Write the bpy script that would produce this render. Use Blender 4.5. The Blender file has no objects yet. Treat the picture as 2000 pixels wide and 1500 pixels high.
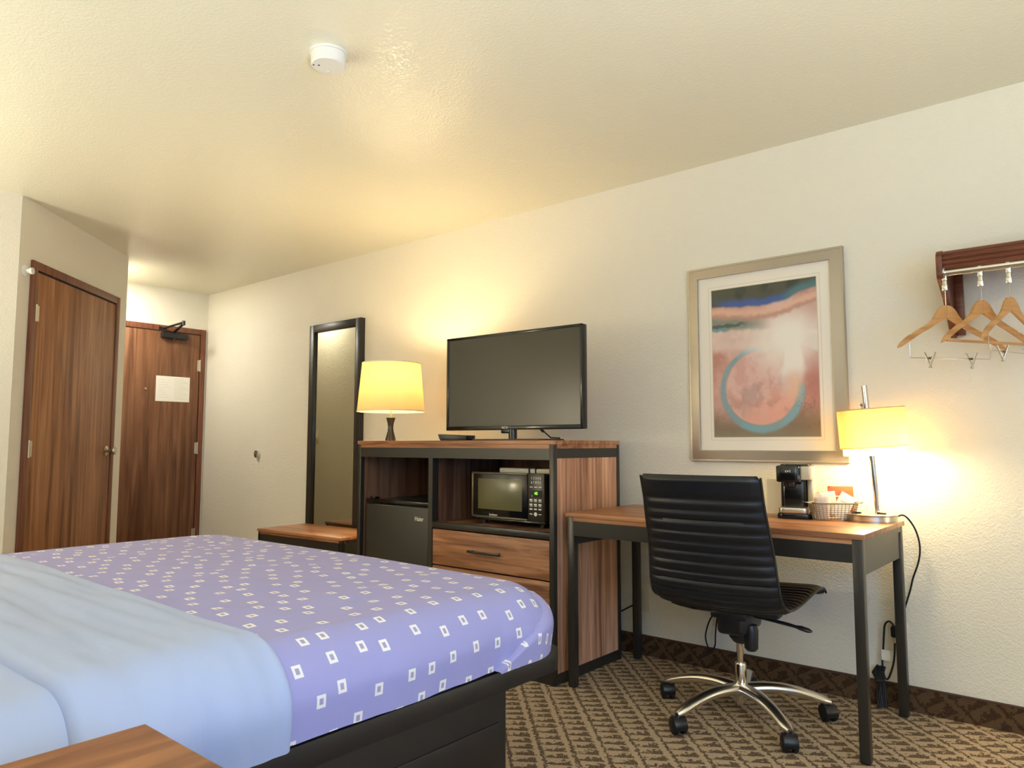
import bpy, bmesh, math, random
from math import sin, cos, pi, radians, sqrt
from mathutils import Vector, Matrix, noise
random.seed(7)
SC = bpy.context.scene
C = SC.collection

# ------------------------------------------------------------------ camera, light, exposure
W, HC, EX = 3.3506, 2.4703, -6.5546            # long wall, ceiling height, entry wall
QX, QY, DL = -5.6758, 2.2644, 0.9729           # angled wall: far corner and run
cam = bpy.data.cameras.new('camera')
cam.sensor_width = 36.0
cam.lens = 25.5718
cam.clip_start = 0.02
camo = bpy.data.objects.new('camera', cam)
C.objects.link(camo)
yaw, pit, rol = radians(-40.038), radians(4.7137), radians(0.0419)
f_ = Vector((sin(yaw)*cos(pit), cos(yaw)*cos(pit), sin(pit)))
r_ = Vector((cos(yaw), -sin(yaw), 0))
u_ = r_.cross(f_)
r2, u2 = cos(rol)*r_+sin(rol)*u_, -sin(rol)*r_+cos(rol)*u_
camo.matrix_world = Matrix(((r2.x, u2.x, -f_.x, 0), (r2.y, u2.y, -f_.y, 0), (r2.z, u2.z, -f_.z, 1.0695), (0, 0, 0, 1)))
SC.camera = camo
SC.view_settings.view_transform = 'Standard'
SC.view_settings.look = 'None'
SC.view_settings.gamma = 1.0
SC.view_settings.use_curve_mapping = False
SC.view_settings.exposure = 0.85
SC.render.film_transparent = False
wd = bpy.data.worlds.new('sky')
SC.world = wd
wd.use_nodes = True
wd.node_tree.nodes['Background'].inputs[0].default_value = (0.55, 0.75, 1.0, 1)
wd.node_tree.nodes['Background'].inputs[1].default_value = 1.0


def light(name, kind, loc, energy, col, size=0.03, rot=None, size_y=None):
    l = bpy.data.lights.new(name, kind)
    l.energy = energy
    l.color = col
    if kind == 'AREA':
        l.size = size
        if size_y:
            l.shape = 'RECTANGLE'
            l.size_y = size_y
    else:
        l.shadow_soft_size = size
    o = bpy.data.objects.new(name, l)
    o.location = loc
    if rot:
        o.rotation_euler = rot
    C.objects.link(o)
    return o


# daylight through the window behind the camera, and added fill lights out of frame
light('window_daylight', 'AREA', (1.56, 0.25, 1.35), 23, (0.12, 0.40, 1.0), 1.2, (0, radians(90), 0), 1.3)
for nm, lc, en in (('ceiling_fill_right', (0.6, 0.2, 0.85), 118), ('ceiling_fill_head', (-2.4, -0.45, 0.85), 16), ('ceiling_fill_far', (-4.1, -0.3, 0.85), 42)):  # added upward fill spots, bounced off the ceiling; no floor lamps stand here
    fl = light(nm, 'SPOT', lc, en, (1.0, 0.99, 0.87), 0.15, (pi, 0, 0))
    fl.data.spot_size = radians(158)
    fl.data.spot_blend = 0.5
light('warm_fill_far', 'POINT', (-3.9, -0.35, 1.35), 12, (1.0, 0.88, 0.66), 0.12)  # added warm fill for the far end, no bedside lamp modelled
light('entry_fill', 'AREA', (-6.1, 2.40, 2.46), 8, (1.0, 0.98, 0.90), 0.22, (0, 0, 0))  # added downward fill for the entry nook, no fixture there
light('low_fill_right', 'POINT', (0.95, 3.05, 0.62), 4.5, (1.0, 0.96, 0.86), 0.15)  # added low fill for the wall under the desk, no lamp there

# ------------------------------------------------------------------ materials


def lin(c):
    return tuple(((v/255)/12.92 if v <= 10 else ((v/255+0.055)/1.055)**2.4) for v in c)+(1.0,)


def newmat(name):
    m = bpy.data.materials.new(name)
    m.use_nodes = True
    nt = m.node_tree
    return m, nt, nt.nodes['Principled BSDF']


def nd(nt, t, **kw):
    n = nt.nodes.new(t)
    for k, v in kw.items():
        setattr(n, k, v)
    return n


def mth(nt, op, a, b=None, c=None):
    n = nt.nodes.new('ShaderNodeMath')
    n.operation = op
    for i, v in enumerate((a, b, c)):
        if v is None:
            continue
        if isinstance(v, (int, float)):
            n.inputs[i].default_value = v
        else:
            nt.links.new(v, n.inputs[i])
    return n.outputs[0]


def mixc(nt, f, a, b):
    n = nt.nodes.new('ShaderNodeMix')
    n.data_type = 'RGBA'
    for i, v in ((0, f), (6, a), (7, b)):
        if isinstance(v, (tuple, int, float)):
            n.inputs[i].default_value = v
        else:
            nt.links.new(v, n.inputs[i])
    return n.outputs[2]


def plain(name, c, rough=0.5, metal=0.0, bump=0.0, bscale=200.0, var=0.0, spec=None, bdist=0.002):
    m, nt, p = newmat(name)
    p.inputs['Base Color'].default_value = lin(c)
    p.inputs['Roughness'].default_value = rough
    p.inputs['Metallic'].default_value = metal
    if spec is not None:
        p.inputs['Specular IOR Level'].default_value = spec
    tc = nd(nt, 'ShaderNodeTexCoord')
    if bump or var:
        n = nd(nt, 'ShaderNodeTexNoise')
        n.inputs['Scale'].default_value = bscale
        n.inputs['Detail'].default_value = 3
        nt.links.new(tc.outputs['Object'], n.inputs['Vector'])
        if bump:
            b = nd(nt, 'ShaderNodeBump')
            b.inputs['Strength'].default_value = bump
            b.inputs['Distance'].default_value = bdist
            nt.links.new(n.outputs['Fac'], b.inputs['Height'])
            nt.links.new(b.outputs['Normal'], p.inputs['Normal'])
        if var:
            hi = tuple(min(255, v*(1+var)) for v in c)
            lo = tuple(v*(1-var) for v in c)
            nt.links.new(mixc(nt, n.outputs['Fac'], lin(lo), lin(hi)), p.inputs['Base Color'])
    return m


def plaster(name, c, rough, scale, strength, dist):
    """painted orange-peel / knock-down plaster"""
    m, nt, p = newmat(name)
    p.inputs['Base Color'].default_value = lin(c)
    p.inputs['Roughness'].default_value = rough
    tc = nd(nt, 'ShaderNodeTexCoord')
    n = nd(nt, 'ShaderNodeTexNoise')
    n.inputs['Scale'].default_value = scale
    n.inputs['Detail'].default_value = 4
    n.inputs['Roughness'].default_value = 0.55
    nt.links.new(tc.outputs['Object'], n.inputs['Vector'])
    r = nd(nt, 'ShaderNodeValToRGB')
    r.color_ramp.elements[0].position = 0.38
    r.color_ramp.elements[1].position = 0.62
    nt.links.new(n.outputs['Fac'], r.inputs['Fac'])
    b = nd(nt, 'ShaderNodeBump')
    b.inputs['Strength'].default_value = strength
    b.inputs['Distance'].default_value = dist
    nt.links.new(r.outputs['Color'], b.inputs['Height'])
    nt.links.new(b.outputs['Normal'], p.inputs['Normal'])
    return m


def wood(name, dark, mid, lite, axis, rough=0.45, band=0.0, bandaxis='x', stretch=(2.0, 38.0), spec=0.4, phase=0.0, bandamp=0.22):
    """axis: grain direction; band: width of the veneer strips (0 = none)"""
    m, nt, p = newmat(name)
    tc = nd(nt, 'ShaderNodeTexCoord')
    mp = nd(nt, 'ShaderNodeMapping')
    sc = [stretch[1]]*3
    sc['xyz'.index(axis)] = stretch[0]
    mp.inputs['Scale'].default_value = sc
    mp.inputs['Location'].default_value = (phase, phase*1.7, phase*0.6)
    nt.links.new(tc.outputs['Object'], mp.inputs['Vector'])
    vec = mp.outputs['Vector']
    fac_band = None
    if band:
        sp = nd(nt, 'ShaderNodeSeparateXYZ')
        nt.links.new(tc.outputs['Object'], sp.inputs[0])
        cell = mth(nt, 'FLOOR', mth(nt, 'DIVIDE', sp.outputs['xyz'.index(bandaxis)], band))
        wn = nd(nt, 'ShaderNodeTexWhiteNoise', noise_dimensions='1D')
        nt.links.new(cell, wn.inputs['W'])
        fac_band = wn.outputs['Value']
        cb = nd(nt, 'ShaderNodeCombineXYZ')
        for i in range(3):
            nt.links.new(mth(nt, 'MULTIPLY', cell, 3.7), cb.inputs[i])
        ad = nd(nt, 'ShaderNodeVectorMath', operation='ADD')
        nt.links.new(vec, ad.inputs[0])
        nt.links.new(cb.outputs[0], ad.inputs[1])
        vec = ad.outputs[0]
    n = nd(nt, 'ShaderNodeTexNoise')
    n.inputs['Scale'].default_value = 1.0
    n.inputs['Detail'].default_value = 6
    n.inputs['Roughness'].default_value = 0.6
    n.inputs['Distortion'].default_value = 0.6
    nt.links.new(vec, n.inputs['Vector'])
    f = n.outputs['Fac']
    if fac_band is not None:
        f = mth(nt, 'ADD', f, mth(nt, 'MULTIPLY', mth(nt, 'SUBTRACT', fac_band, 0.5), bandamp))
    r = nd(nt, 'ShaderNodeValToRGB')
    r.color_ramp.elements[0].position = 0.32
    r.color_ramp.elements[0].color = lin(dark)
    r.color_ramp.elements[1].position = 0.72
    r.color_ramp.elements[1].color = lin(lite)
    e = r.color_ramp.elements.new(0.5)
    e.color = lin(mid)
    nt.links.new(f, r.inputs['Fac'])
    nt.links.new(r.outputs['Color'], p.inputs['Base Color'])
    p.inputs['Roughness'].default_value = rough
    p.inputs['Specular IOR Level'].default_value = spec
    return m


def carpet_mat(name, lo, hi, vertical=False):
    """diagonal ikat carpet: stripes at 45 degrees filled with ragged triangles"""
    m, nt, p = newmat(name)
    tc = nd(nt, 'ShaderNodeTexCoord')
    sp = nd(nt, 'ShaderNodeSeparateXYZ')
    nt.links.new(tc.outputs['Object'], sp.inputs[0])
    x, y = sp.outputs[0], sp.outputs[2 if vertical else 1]
    u = mth(nt, 'MULTIPLY', mth(nt, 'ADD', x, y), 0.7071)
    v = mth(nt, 'MULTIPLY', mth(nt, 'SUBTRACT', x, y), 0.7071)
    n1 = nd(nt, 'ShaderNodeTexNoise')
    n1.inputs['Scale'].default_value = 55
    n1.inputs['Detail'].default_value = 4
    nt.links.new(tc.outputs['Object'], n1.inputs['Vector'])
    nz = mth(nt, 'SUBTRACT', n1.outputs['Fac'], 0.5)
    su = mth(nt, 'ADD', mth(nt, 'DIVIDE', u, 0.112), mth(nt, 'MULTIPLY', nz, 0.42))
    fu = mth(nt, 'FRACT', su)
    cu = mth(nt, 'FLOOR', su)
    sv = mth(nt, 'ADD', mth(nt, 'DIVIDE', v, 0.054), mth(nt, 'ADD', mth(nt, 'MULTIPLY', nz, 1.1), mth(nt, 'MULTIPLY', cu, 0.37)))
    fv = mth(nt, 'ABSOLUTE', mth(nt, 'SUBTRACT', mth(nt, 'MULTIPLY', mth(nt, 'FRACT', sv), 2.0), 1.0))
    tri = mth(nt, 'LESS_THAN', fv, mth(nt, 'ADD', mth(nt, 'ADD', mth(nt, 'MULTIPLY', fu, 0.95), 0.12), mth(nt, 'MULTIPLY', nz, 1.3)))
    tri2 = mth(nt, 'MULTIPLY', tri, mth(nt, 'LESS_THAN', fu, 0.72))
    line = mth(nt, 'GREATER_THAN', fu, 0.90)
    dark = mth(nt, 'MAXIMUM', tri2, line)
    n2 = nd(nt, 'ShaderNodeTexNoise')
    n2.inputs['Scale'].default_value = 240
    n2.inputs['Detail'].default_value = 3
    nt.links.new(tc.outputs['Object'], n2.inputs['Vector'])
    f = mth(nt, 'ADD', mth(nt, 'MULTIPLY', dark, 0.72), mth(nt, 'MULTIPLY', mth(nt, 'SUBTRACT', n2.outputs['Fac'], 0.5), 1.9))
    n4 = nd(nt, 'ShaderNodeClamp')
    nt.links.new(mth(nt, 'ADD', f, 0.1), n4.inputs[0])
    nt.links.new(mixc(nt, n4.outputs[0], lin(hi), lin(lo)), p.inputs['Base Color'])
    p.inputs['Roughness'].default_value = 0.95
    p.inputs['Specular IOR Level'].default_value = 0.1
    b = nd(nt, 'ShaderNodeBump')
    b.inputs['Strength'].default_value = 0.6
    b.inputs['Distance'].default_value = 0.004
    nt.links.new(n2.outputs['Fac'], b.inputs['Height'])
    nt.links.new(b.outputs['Normal'], p.inputs['Normal'])
    return m


def quilt_mat(name):
    """lavender cloth printed with small open squares (UV in metres)"""
    m, nt, p = newmat(name)
    uv = nd(nt, 'ShaderNodeUVMap')
    sp = nd(nt, 'ShaderNodeSeparateXYZ')
    nt.links.new(uv.outputs[0], sp.inputs[0])
    CX, CY = 0.072, 0.080
    x = mth(nt, 'DIVIDE', sp.outputs[0], CX)
    cx = mth(nt, 'FLOOR', x)
    # stagger every second column
    y = mth(nt, 'ADD', mth(nt, 'DIVIDE', sp.outputs[1], CY), mth(nt, 'MULTIPLY', mth(nt, 'MODULO', cx, 2.0), 0.5))
    cy = mth(nt, 'FLOOR', y)
    cb = nd(nt, 'ShaderNodeCombineXYZ')
    nt.links.new(cx, cb.inputs[0])
    nt.links.new(cy, cb.inputs[1])
    wn = nd(nt, 'ShaderNodeTexWhiteNoise', noise_dimensions='2D')
    nt.links.new(cb.outputs[0], wn.inputs['Vector'])
    s2 = nd(nt, 'ShaderNodeSeparateColor')
    nt.links.new(wn.outputs['Color'], s2.inputs[0])
    jx = mth(nt, 'MULTIPLY', mth(nt, 'SUBTRACT', s2.outputs[0], 0.5), 0.5)
    jy = mth(nt, 'MULTIPLY', mth(nt, 'SUBTRACT', s2.outputs[1], 0.5), 0.5)
    dx = mth(nt, 'MULTIPLY', mth(nt, 'ABSOLUTE', mth(nt, 'SUBTRACT', mth(nt, 'SUBTRACT', mth(nt, 'FRACT', x), 0.5), jx)), CX)
    dy = mth(nt, 'MULTIPLY', mth(nt, 'ABSOLUTE', mth(nt, 'SUBTRACT', mth(nt, 'SUBTRACT', mth(nt, 'FRACT', y), 0.5), jy)), CY)
    outer = mth(nt, 'MULTIPLY', mth(nt, 'LESS_THAN', dx, 0.0128), mth(nt, 'LESS_THAN', dy, 0.0106))
    inner = mth(nt, 'MULTIPLY', mth(nt, 'LESS_THAN', dx, 0.0062), mth(nt, 'LESS_THAN', dy, 0.0046))
    c1 = mixc(nt, outer, lin((162, 160, 208)), lin((238, 233, 230)))
    c2 = mixc(nt, inner, c1, lin((168, 162, 192)))
    nt.links.new(c2, p.inputs['Base Color'])
    p.inputs['Roughness'].default_value = 0.75
    p.inputs['Specular IOR Level'].default_value = 0.2
    return m


def shade_mat(name, c, trans=0.7):
    m = bpy.data.materials.new(name)
    m.use_nodes = True
    nt = m.node_tree
    nt.nodes.remove(nt.nodes['Principled BSDF'])
    out = nt.nodes['Material Output']
    t = nd(nt, 'ShaderNodeBsdfTranslucent')
    d = nd(nt, 'ShaderNodeBsdfDiffuse')
    tc = nd(nt, 'ShaderNodeTexCoord')
    n = nd(nt, 'ShaderNodeTexNoise')
    n.inputs['Scale'].default_value = 260
    nt.links.new(tc.outputs['Object'], n.inputs['Vector'])
    hi, lo = lin(c), lin(tuple(v*0.93 for v in c))
    col = mixc(nt, n.outputs['Fac'], lo, hi)
    nt.links.new(col, t.inputs[0])
    nt.links.new(col, d.inputs[0])
    mx = nd(nt, 'ShaderNodeMixShader')
    mx.inputs[0].default_value = trans
    nt.links.new(d.outputs[0], mx.inputs[1])
    nt.links.new(t.outputs[0], mx.inputs[2])
    nt.links.new(mx.outputs[0], out.inputs[0])
    return m


def emit(name, c, s):
    m, nt, p = newmat(name)
    p.inputs['Base Color'].default_value = lin(c)
    p.inputs['Emission Color'].default_value = lin(c)
    p.inputs['Emission Strength'].default_value = s
    return m


CEIL_SPEC = 0.7
WALL = plaster('wall_paint', (235, 229, 211), 0.62, 130.0, 0.30, 0.004)
CEIL = plaster('ceiling_paint', (235, 231, 208), 0.26, 105.0, 0.24, 0.004)
CEIL.node_tree.nodes['Principled BSDF'].inputs['Specular IOR Level'].default_value = CEIL_SPEC
CARPET = carpet_mat('carpet', (70, 52, 39), (192, 168, 138))
CARPET_BASE = carpet_mat('carpet_base', (62, 44, 31), (100, 78, 55), True)
BINDING = plain('carpet_binding', (80, 54, 40), 0.8, bump=0.3, bscale=300)
DOORWOOD = wood('door_veneer', (112, 70, 40), (149, 99, 63), (180, 131, 90), 'z', 0.42, 0.17, 'x', (1.3, 24), bandamp=0.09)
DOORWOOD2 = wood('entry_door_veneer', (94, 58, 36), (124, 83, 56), (149, 106, 74), 'z', 0.42, 0.15, 'y', (1.2, 22), phase=3, bandamp=0.08)
FRAMEWOOD = wood('door_frame_wood', (96, 54, 36), (122, 74, 52), (138, 90, 64), 'z', 0.4, 0, 'x', (2, 50))
WALNUT_V = wood('walnut_vertical', (146, 102, 76), (200, 150, 118), (234, 188, 152), 'z', 0.42, 0.062, 'y', (1.3, 26))
WALNUT_H = wood('walnut_horizontal', (103, 63, 40), (155, 106, 72), (198, 146, 106), 'x', 0.42, 0, 'z', (2.2, 30), phase=1.3)
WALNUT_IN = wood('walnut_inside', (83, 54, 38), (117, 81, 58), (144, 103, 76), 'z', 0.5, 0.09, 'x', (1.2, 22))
WALNUT_TOP = wood('walnut_top', (133, 83, 51), (176, 122, 83), (207, 153, 110), 'x', 0.36, 0.09, 'y', (1.6, 26), phase=5)
NIGHTWOOD = wood('nightstand_wood', (97, 56, 31), (140, 88, 51), (176, 119, 74), 'y', 0.38, 0, 'x', (1.8, 24), phase=9)
BLACK = plain('black_powder_coat', (46, 43, 38), 0.30, 0.0, 0.05, 400)
BLACKWOOD = plain('black_laminate', (30, 28, 29), 0.4, 0.0, 0.05, 300)
PLASTIC = plain('black_plastic', (26, 26, 28), 0.35, 0.0, 0.03, 500)
GLOSS = plain('black_gloss', (18, 18, 18), 0.12)
MATTE = plain('black_matte', (20, 20, 22), 0.6, 0, 0.1, 300)
LEATHER = plain('black_leather', (21, 23, 29), 0.36, 0.0, 0.12, 700)
FRIDGE = plain('fridge_black', (44, 42, 36), 0.42, 0.0, 0.15, 500)
CHROME = plain('chrome', (225, 222, 216), 0.12, 1.0)
ALU = plain('polished_aluminium', (232, 228, 220), 0.24, 1.0)
NICKEL = plain('brushed_nickel', (200, 190, 172), 0.3, 1.0, 0.02, 300)
WIRE = plain('dull_wire', (120, 112, 98), 0.4, 0.8)
WHITE = plain('white_plastic', (236, 234, 226), 0.4, 0, 0.02, 200)
IVORY = plain('ivory_plastic', (226, 214, 186), 0.4, 0, 0.02, 200)
PAPER = plain('white_paper', (242, 238, 226), 0.7, 0, 0.05, 150)
INK = plain('faint_ink', (206, 200, 188), 0.8)
WHITEINK = plain('white_print', (235, 232, 220), 0.5)
CHAMPAGNE = plain('champagne_frame', (182, 172, 156), 0.34, 0.75, 0.04, 250)
MATBOARD = plain('mat_board', (240, 232, 216), 0.75, 0, 0.04, 400)
MATLINE = plain('mat_bevel', (214, 200, 172), 0.7)
SHEET = plain('white_cotton_blue_cast', (174, 186, 216), 0.75, 0, 0.25, 30, spec=0.2, bdist=0.004)  # blue daylight cast put into the base colour of white sheets
MATTRESS = plain('mattress_ticking', (222, 220, 214), 0.8, 0, 0.1, 90)
QUILT = quilt_mat('printed_bedspread')
HANGWOOD = wood('hanger_maple', (176, 120, 66), (204, 150, 92), (222, 172, 114), 'x', 0.4, 0, 'y', (3, 40))
RACKWOOD = wood('rack_mahogany', (84, 46, 32), (116, 68, 48), (146, 94, 66), 'x', 0.32, 0, 'y', (3, 40))
MIRROR = plain('mirror_glass', (188, 184, 166), 0.02, 1.0)
SCREEN = plain('tv_screen', (50, 46, 33), 0.26)
SHADE1 = shade_mat('shade_linen', (224, 206, 164), 0.40)
SHADE2 = shade_mat('shade_fabric', (242, 222, 176), 0.56)
DIFFUSER = shade_mat('shade_diffuser', (252, 246, 226), 0.8)
TOPDIFF = shade_mat('top_diffuser', (206, 186, 150), 0.35)
SHADETRIM = plain('shade_trim', (240, 226, 196), 0.7, 0, 0.05, 300)
GREEN = emit('display_green', (120, 235, 60), 1.2)
RED = emit('display_red', (240, 110, 60), 0.8)
BULB = plain('bulb_glass', (250, 240, 220), 0.3)
WINDOWGLASS = plain('window_glass', (214, 228, 242), 0.1)

# ------------------------------------------------------------------ mesh helpers


class MB:
    """collects shapes into one mesh"""

    def __init__(s):
        s.bm = bmesh.new()

    def box(s, x0, x1, y0, y1, z0, z1, bev=0.0, seg=2, mat=None):
        b = bmesh.new()
        bmesh.ops.create_cube(b, size=1.0)
        for v in b.verts:
            v.co = Vector(((x0+x1)/2+v.co.x*abs(x1-x0), (y0+y1)/2+v.co.y*abs(y1-y0), (z0+z1)/2+v.co.z*abs(z1-z0)))
        if bev:
            bmesh.ops.bevel(b, geom=b.edges[:], offset=bev, segments=seg, profile=0.5, affect='EDGES')
        s.join(b, mat)
        return s

    def join(s, b, mat=None):
        if mat is not None:
            bmesh.ops.transform(b, matrix=mat, verts=b.verts)
        me = bpy.data.meshes.new('t')
        b.to_mesh(me)
        b.free()
        s.bm.from_mesh(me)
        bpy.data.meshes.remove(me)

    def tube(s, pts, r, seg=10, cap=True, rz=None):
        """r: number or list; rz: optional vertical radius scale (flattened section)"""
        pts = [Vector(p) for p in pts]
        rs = r if isinstance(r, (list, tuple)) else [r]*len(pts)
        b = bmesh.new()
        rings = []
        prev = None
        for i, p in enumerate(pts):
            a = pts[max(i-1, 0)]
            c = pts[min(i+1, len(pts)-1)]
            t = (c-a).normalized()
            if prev is None:
                ref = Vector((0, 0, 1)) if abs(t.z) < 0.9 else Vector((1, 0, 0))
                n = (ref-t*ref.dot(t)).normalized()
            else:
                n = (prev-t*prev.dot(t)).normalized()
            prev = n
            bi = t.cross(n)
            k = rz if rz else 1.0
            rings.append([b.verts.new(p+(n*cos(2*pi*j/seg)*k+bi*sin(2*pi*j/seg))*rs[i]) for j in range(seg)])
        for q in range(len(rings)-1):
            for j in range(seg):
                b.faces.new((rings[q][j], rings[q][(j+1) % seg], rings[q+1][(j+1) % seg], rings[q+1][j]))
        if cap:
            b.faces.new(rings[0][::-1])
            b.faces.new(rings[-1])
        bmesh.ops.recalc_face_normals(b, faces=b.faces[:])
        s.join(b)
        return s

    def lathe(s, prof, c=(0, 0, 0), seg=40, mat=None, close=False):
        """prof: list of (radius, z)"""
        b = bmesh.new()
        rings = []
        for r, z in prof:
            if r < 1e-6:
                rings.append([b.verts.new((c[0], c[1], c[2]+z))])
            else:
                rings.append([b.verts.new((c[0]+r*cos(2*pi*j/seg), c[1]+r*sin(2*pi*j/seg), c[2]+z)) for j in range(seg)])
        pairs = list(zip(rings, rings[1:]))
        if close:
            pairs.append((rings[-1], rings[0]))
        for A, B in pairs:
            for j in range(seg):
                k = (j+1) % seg
                if len(A) == 1 and len(B) == 1:
                    continue
                if len(A) == 1:
                    b.faces.new((A[0], B[k], B[j]))
                elif len(B) == 1:
                    b.faces.new((A[j], A[k], B[0]))
                else:
                    b.faces.new((A[j], A[k], B[k], B[j]))
        bmesh.ops.recalc_face_normals(b, faces=b.faces[:])
        s.join(b, mat)
        return s

    def prism(s, poly, axis, d0, d1, bev=0.0, mat=None):
        """poly of (a,b) extruded along axis from d0 to d1"""
        b = bmesh.new()

        def P(a, c, d):
            return {'x': (d, a, c), 'y': (a, d, c), 'z': (a, c, d)}[axis]
        lo = [b.verts.new(P(a, c, d0)) for a, c in poly]
        hi = [b.verts.new(P(a, c, d1)) for a, c in poly]
        n = len(poly)
        b.faces.new(lo)
        b.faces.new(hi[::-1])
        for i in range(n):
            b.faces.new((lo[i], hi[i], hi[(i+1) % n], lo[(i+1) % n]))
        bmesh.ops.recalc_face_normals(b, faces=b.faces[:])
        if bev:
            bmesh.ops.bevel(b, geom=b.edges[:], offset=bev, segments=2, profile=0.5, affect='EDGES')
        s.join(b, mat)
        return s

    def grid(s, rows, uvs=None, closed=False):
        """rows: 2-D list of points"""
        vs = [[s.bm.verts.new(p) for p in row] for row in rows]
        uvl = s.bm.loops.layers.uv.verify() if uvs else None
        for i in range(len(vs)-1):
            m = len(vs[i])
            for j in range(m if closed else m-1):
                k = (j+1) % m
                try:
                    f = s.bm.faces.new((vs[i][j], vs[i][k], vs[i+1][k], vs[i+1][j]))
                except ValueError:
                    continue
                if uvs:
                    for lp, (a, c) in zip(f.loops, ((i, j), (i, k), (i+1, k), (i+1, j))):
                        lp[uvl].uv = uvs[a][c]
        return s


def smooth(pts, n=6):
    """Catmull-Rom curve through 3-D points"""
    P = [Vector(p) for p in ([pts[0]]+list(pts)+[pts[-1]])]
    out = []
    for i in range(1, len(P)-2):
        for k in range(n):
            s = k/n
            out.append(0.5*((2*P[i])+(-P[i-1]+P[i+1])*s+(2*P[i-1]-5*P[i]+4*P[i+1]-P[i+2])*s*s+(-P[i-1]+3*P[i]-3*P[i+1]+P[i+2])*s**3))
    out.append(P[-1])
    return out


def obj(name, mb, mat, parent=None, smooth=True, world=True, angle=35):
    me = bpy.data.meshes.new(name)
    if parent is not None and world:
        off = root_loc(parent)
        bmesh.ops.translate(mb.bm, verts=mb.bm.verts, vec=-off)
    mb.bm.to_mesh(me)
    mb.bm.free()
    me.materials.append(mat)
    if smooth:
        for p in me.polygons:
            p.use_smooth = True
        try:
            me.set_sharp_from_angle(angle=radians(angle))
        except Exception:
            pass
    o = bpy.data.objects.new(name, me)
    C.objects.link(o)
    if parent is not None:
        o.parent = parent
    return o


def root_loc(o):
    v = Vector((0, 0, 0))
    while o is not None:
        v += o.location
        o = o.parent
    return v


def thing(name, label, cat, loc=(0, 0, 0), rotz=0.0, group=None):
    o = bpy.data.objects.new(name, None)
    o.empty_display_size = 0.05
    o.location = loc
    o.rotation_euler = (0, 0, rotz)
    C.objects.link(o)
    o['label'] = label
    o['category'] = cat
    if group:
        o['group'] = group
    return o


def tag(o, label, cat, group=None):
    o['label'] = label
    o['category'] = cat
    if group:
        o['group'] = group
    return o


def struct(name, mb=None, mat=None, smooth=False):
    if mb is None:
        o = bpy.data.objects.new(name, None)
        C.objects.link(o)
    else:
        o = obj(name, mb, mat, None, smooth)
    o['kind'] = 'structure'
    return o


def lettering(name, body, size, mat, parent, mtx, ext=0.0004):
    cu = bpy.data.curves.new(name, 'FONT')
    cu.body = body
    cu.size = size
    cu.extrude = ext
    cu.align_x = 'CENTER'
    cu.align_y = 'CENTER'
    cu.materials.append(mat)
    tmp = bpy.data.objects.new(name, cu)
    C.objects.link(tmp)
    me = bpy.data.meshes.new_from_object(tmp.evaluated_get(bpy.context.evaluated_depsgraph_get()))
    bpy.data.objects.remove(tmp)
    me.name = name
    o = bpy.data.objects.new(name, me)
    C.objects.link(o)
    o.parent = parent
    o.matrix_local = mtx
    return o


def facing_minus_y(x, y, z, sx=1.0):
    """text standing on a plane that faces -y"""
    return Matrix.Translation((x, y, z)) @ Matrix.Rotation(radians(90), 4, 'X') @ Matrix.Diagonal((sx, 1, 1, 1))


# ------------------------------------------------------------------ the room
struct('floor', MB().box(EX-0.3, 1.8, -0.8, W+0.15, -0.08, 0), CARPET)
struct('ceiling', MB().box(EX-0.3, 1.8, -0.8, W+0.15, HC, HC+0.08), CEIL)
struct('wall_back', MB().box(EX-0.25, 1.75, W, W+0.12, 0, HC), WALL)
struct('wall_left', MB().box(EX-0.12, EX, QY-0.12, W, 0, HC), WALL)
struct('wall_nook', MB().box(EX, QX-0.0, QY-0.12, QY, 0, HC), WALL)
ax, ay = QX, QY
bx_, by_ = QX+DL, QY-DL
struct('wall_diagonal', MB().prism([(ax, ay), (bx_, by_), (bx_-0.12, by_-0.02), (ax-0.02, ay-0.12)], 'z', 0, HC), WALL)
struct('wall_closet', MB().box(bx_-0.12, bx_, -0.7, by_, 0, HC), WALL)
# wall behind the camera, and the right-hand wall with the window
struct('wall_front', MB().box(bx_, 1.75, -0.72, -0.6, 0, HC), WALL)
mb = MB()
mb.box(1.6, 1.72, -0.6, -0.45, 0, HC).box(1.6, 1.72, 0.95, W, 0, HC).box(1.6, 1.72, -0.45, 0.95, 0, 0.7).box(1.6, 1.72, -0.45, 0.95, 2.0, HC)
struct('wall_right', mb, WALL)
wn_ = struct('window_1')
mb = MB()
for (a, b, c, d) in ((-0.45, -0.40, 0.7, 2.0), (0.90, 0.95, 0.7, 2.0), (0.23, 0.27, 0.7, 2.0), (-0.45, 0.95, 0.7, 0.75), (-0.45, 0.95, 1.95, 2.0)):
    mb.box(1.63, 1.69, a, b, c, d, 0.004)
obj('window_frame', mb, WHITE, wn_)
# carpet base along the walls
mb = MB().box(EX, -2.6, W-0.008, W, 0, 0.094).box(-2.6, 1.6, W-0.008, W, 0, 0.094)
bb = struct('baseboard_back', mb, CARPET_BASE)
obj('binding_strip', MB().box(EX, 1.6, W-0.010, W, 0.093, 0.101, 0.002), BINDING, bb)
mb = MB().box(bx_, bx_+0.008, -0.6, by_, 0, 0.1)
struct('baseboard_closet', mb, CARPET_BASE)

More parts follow.
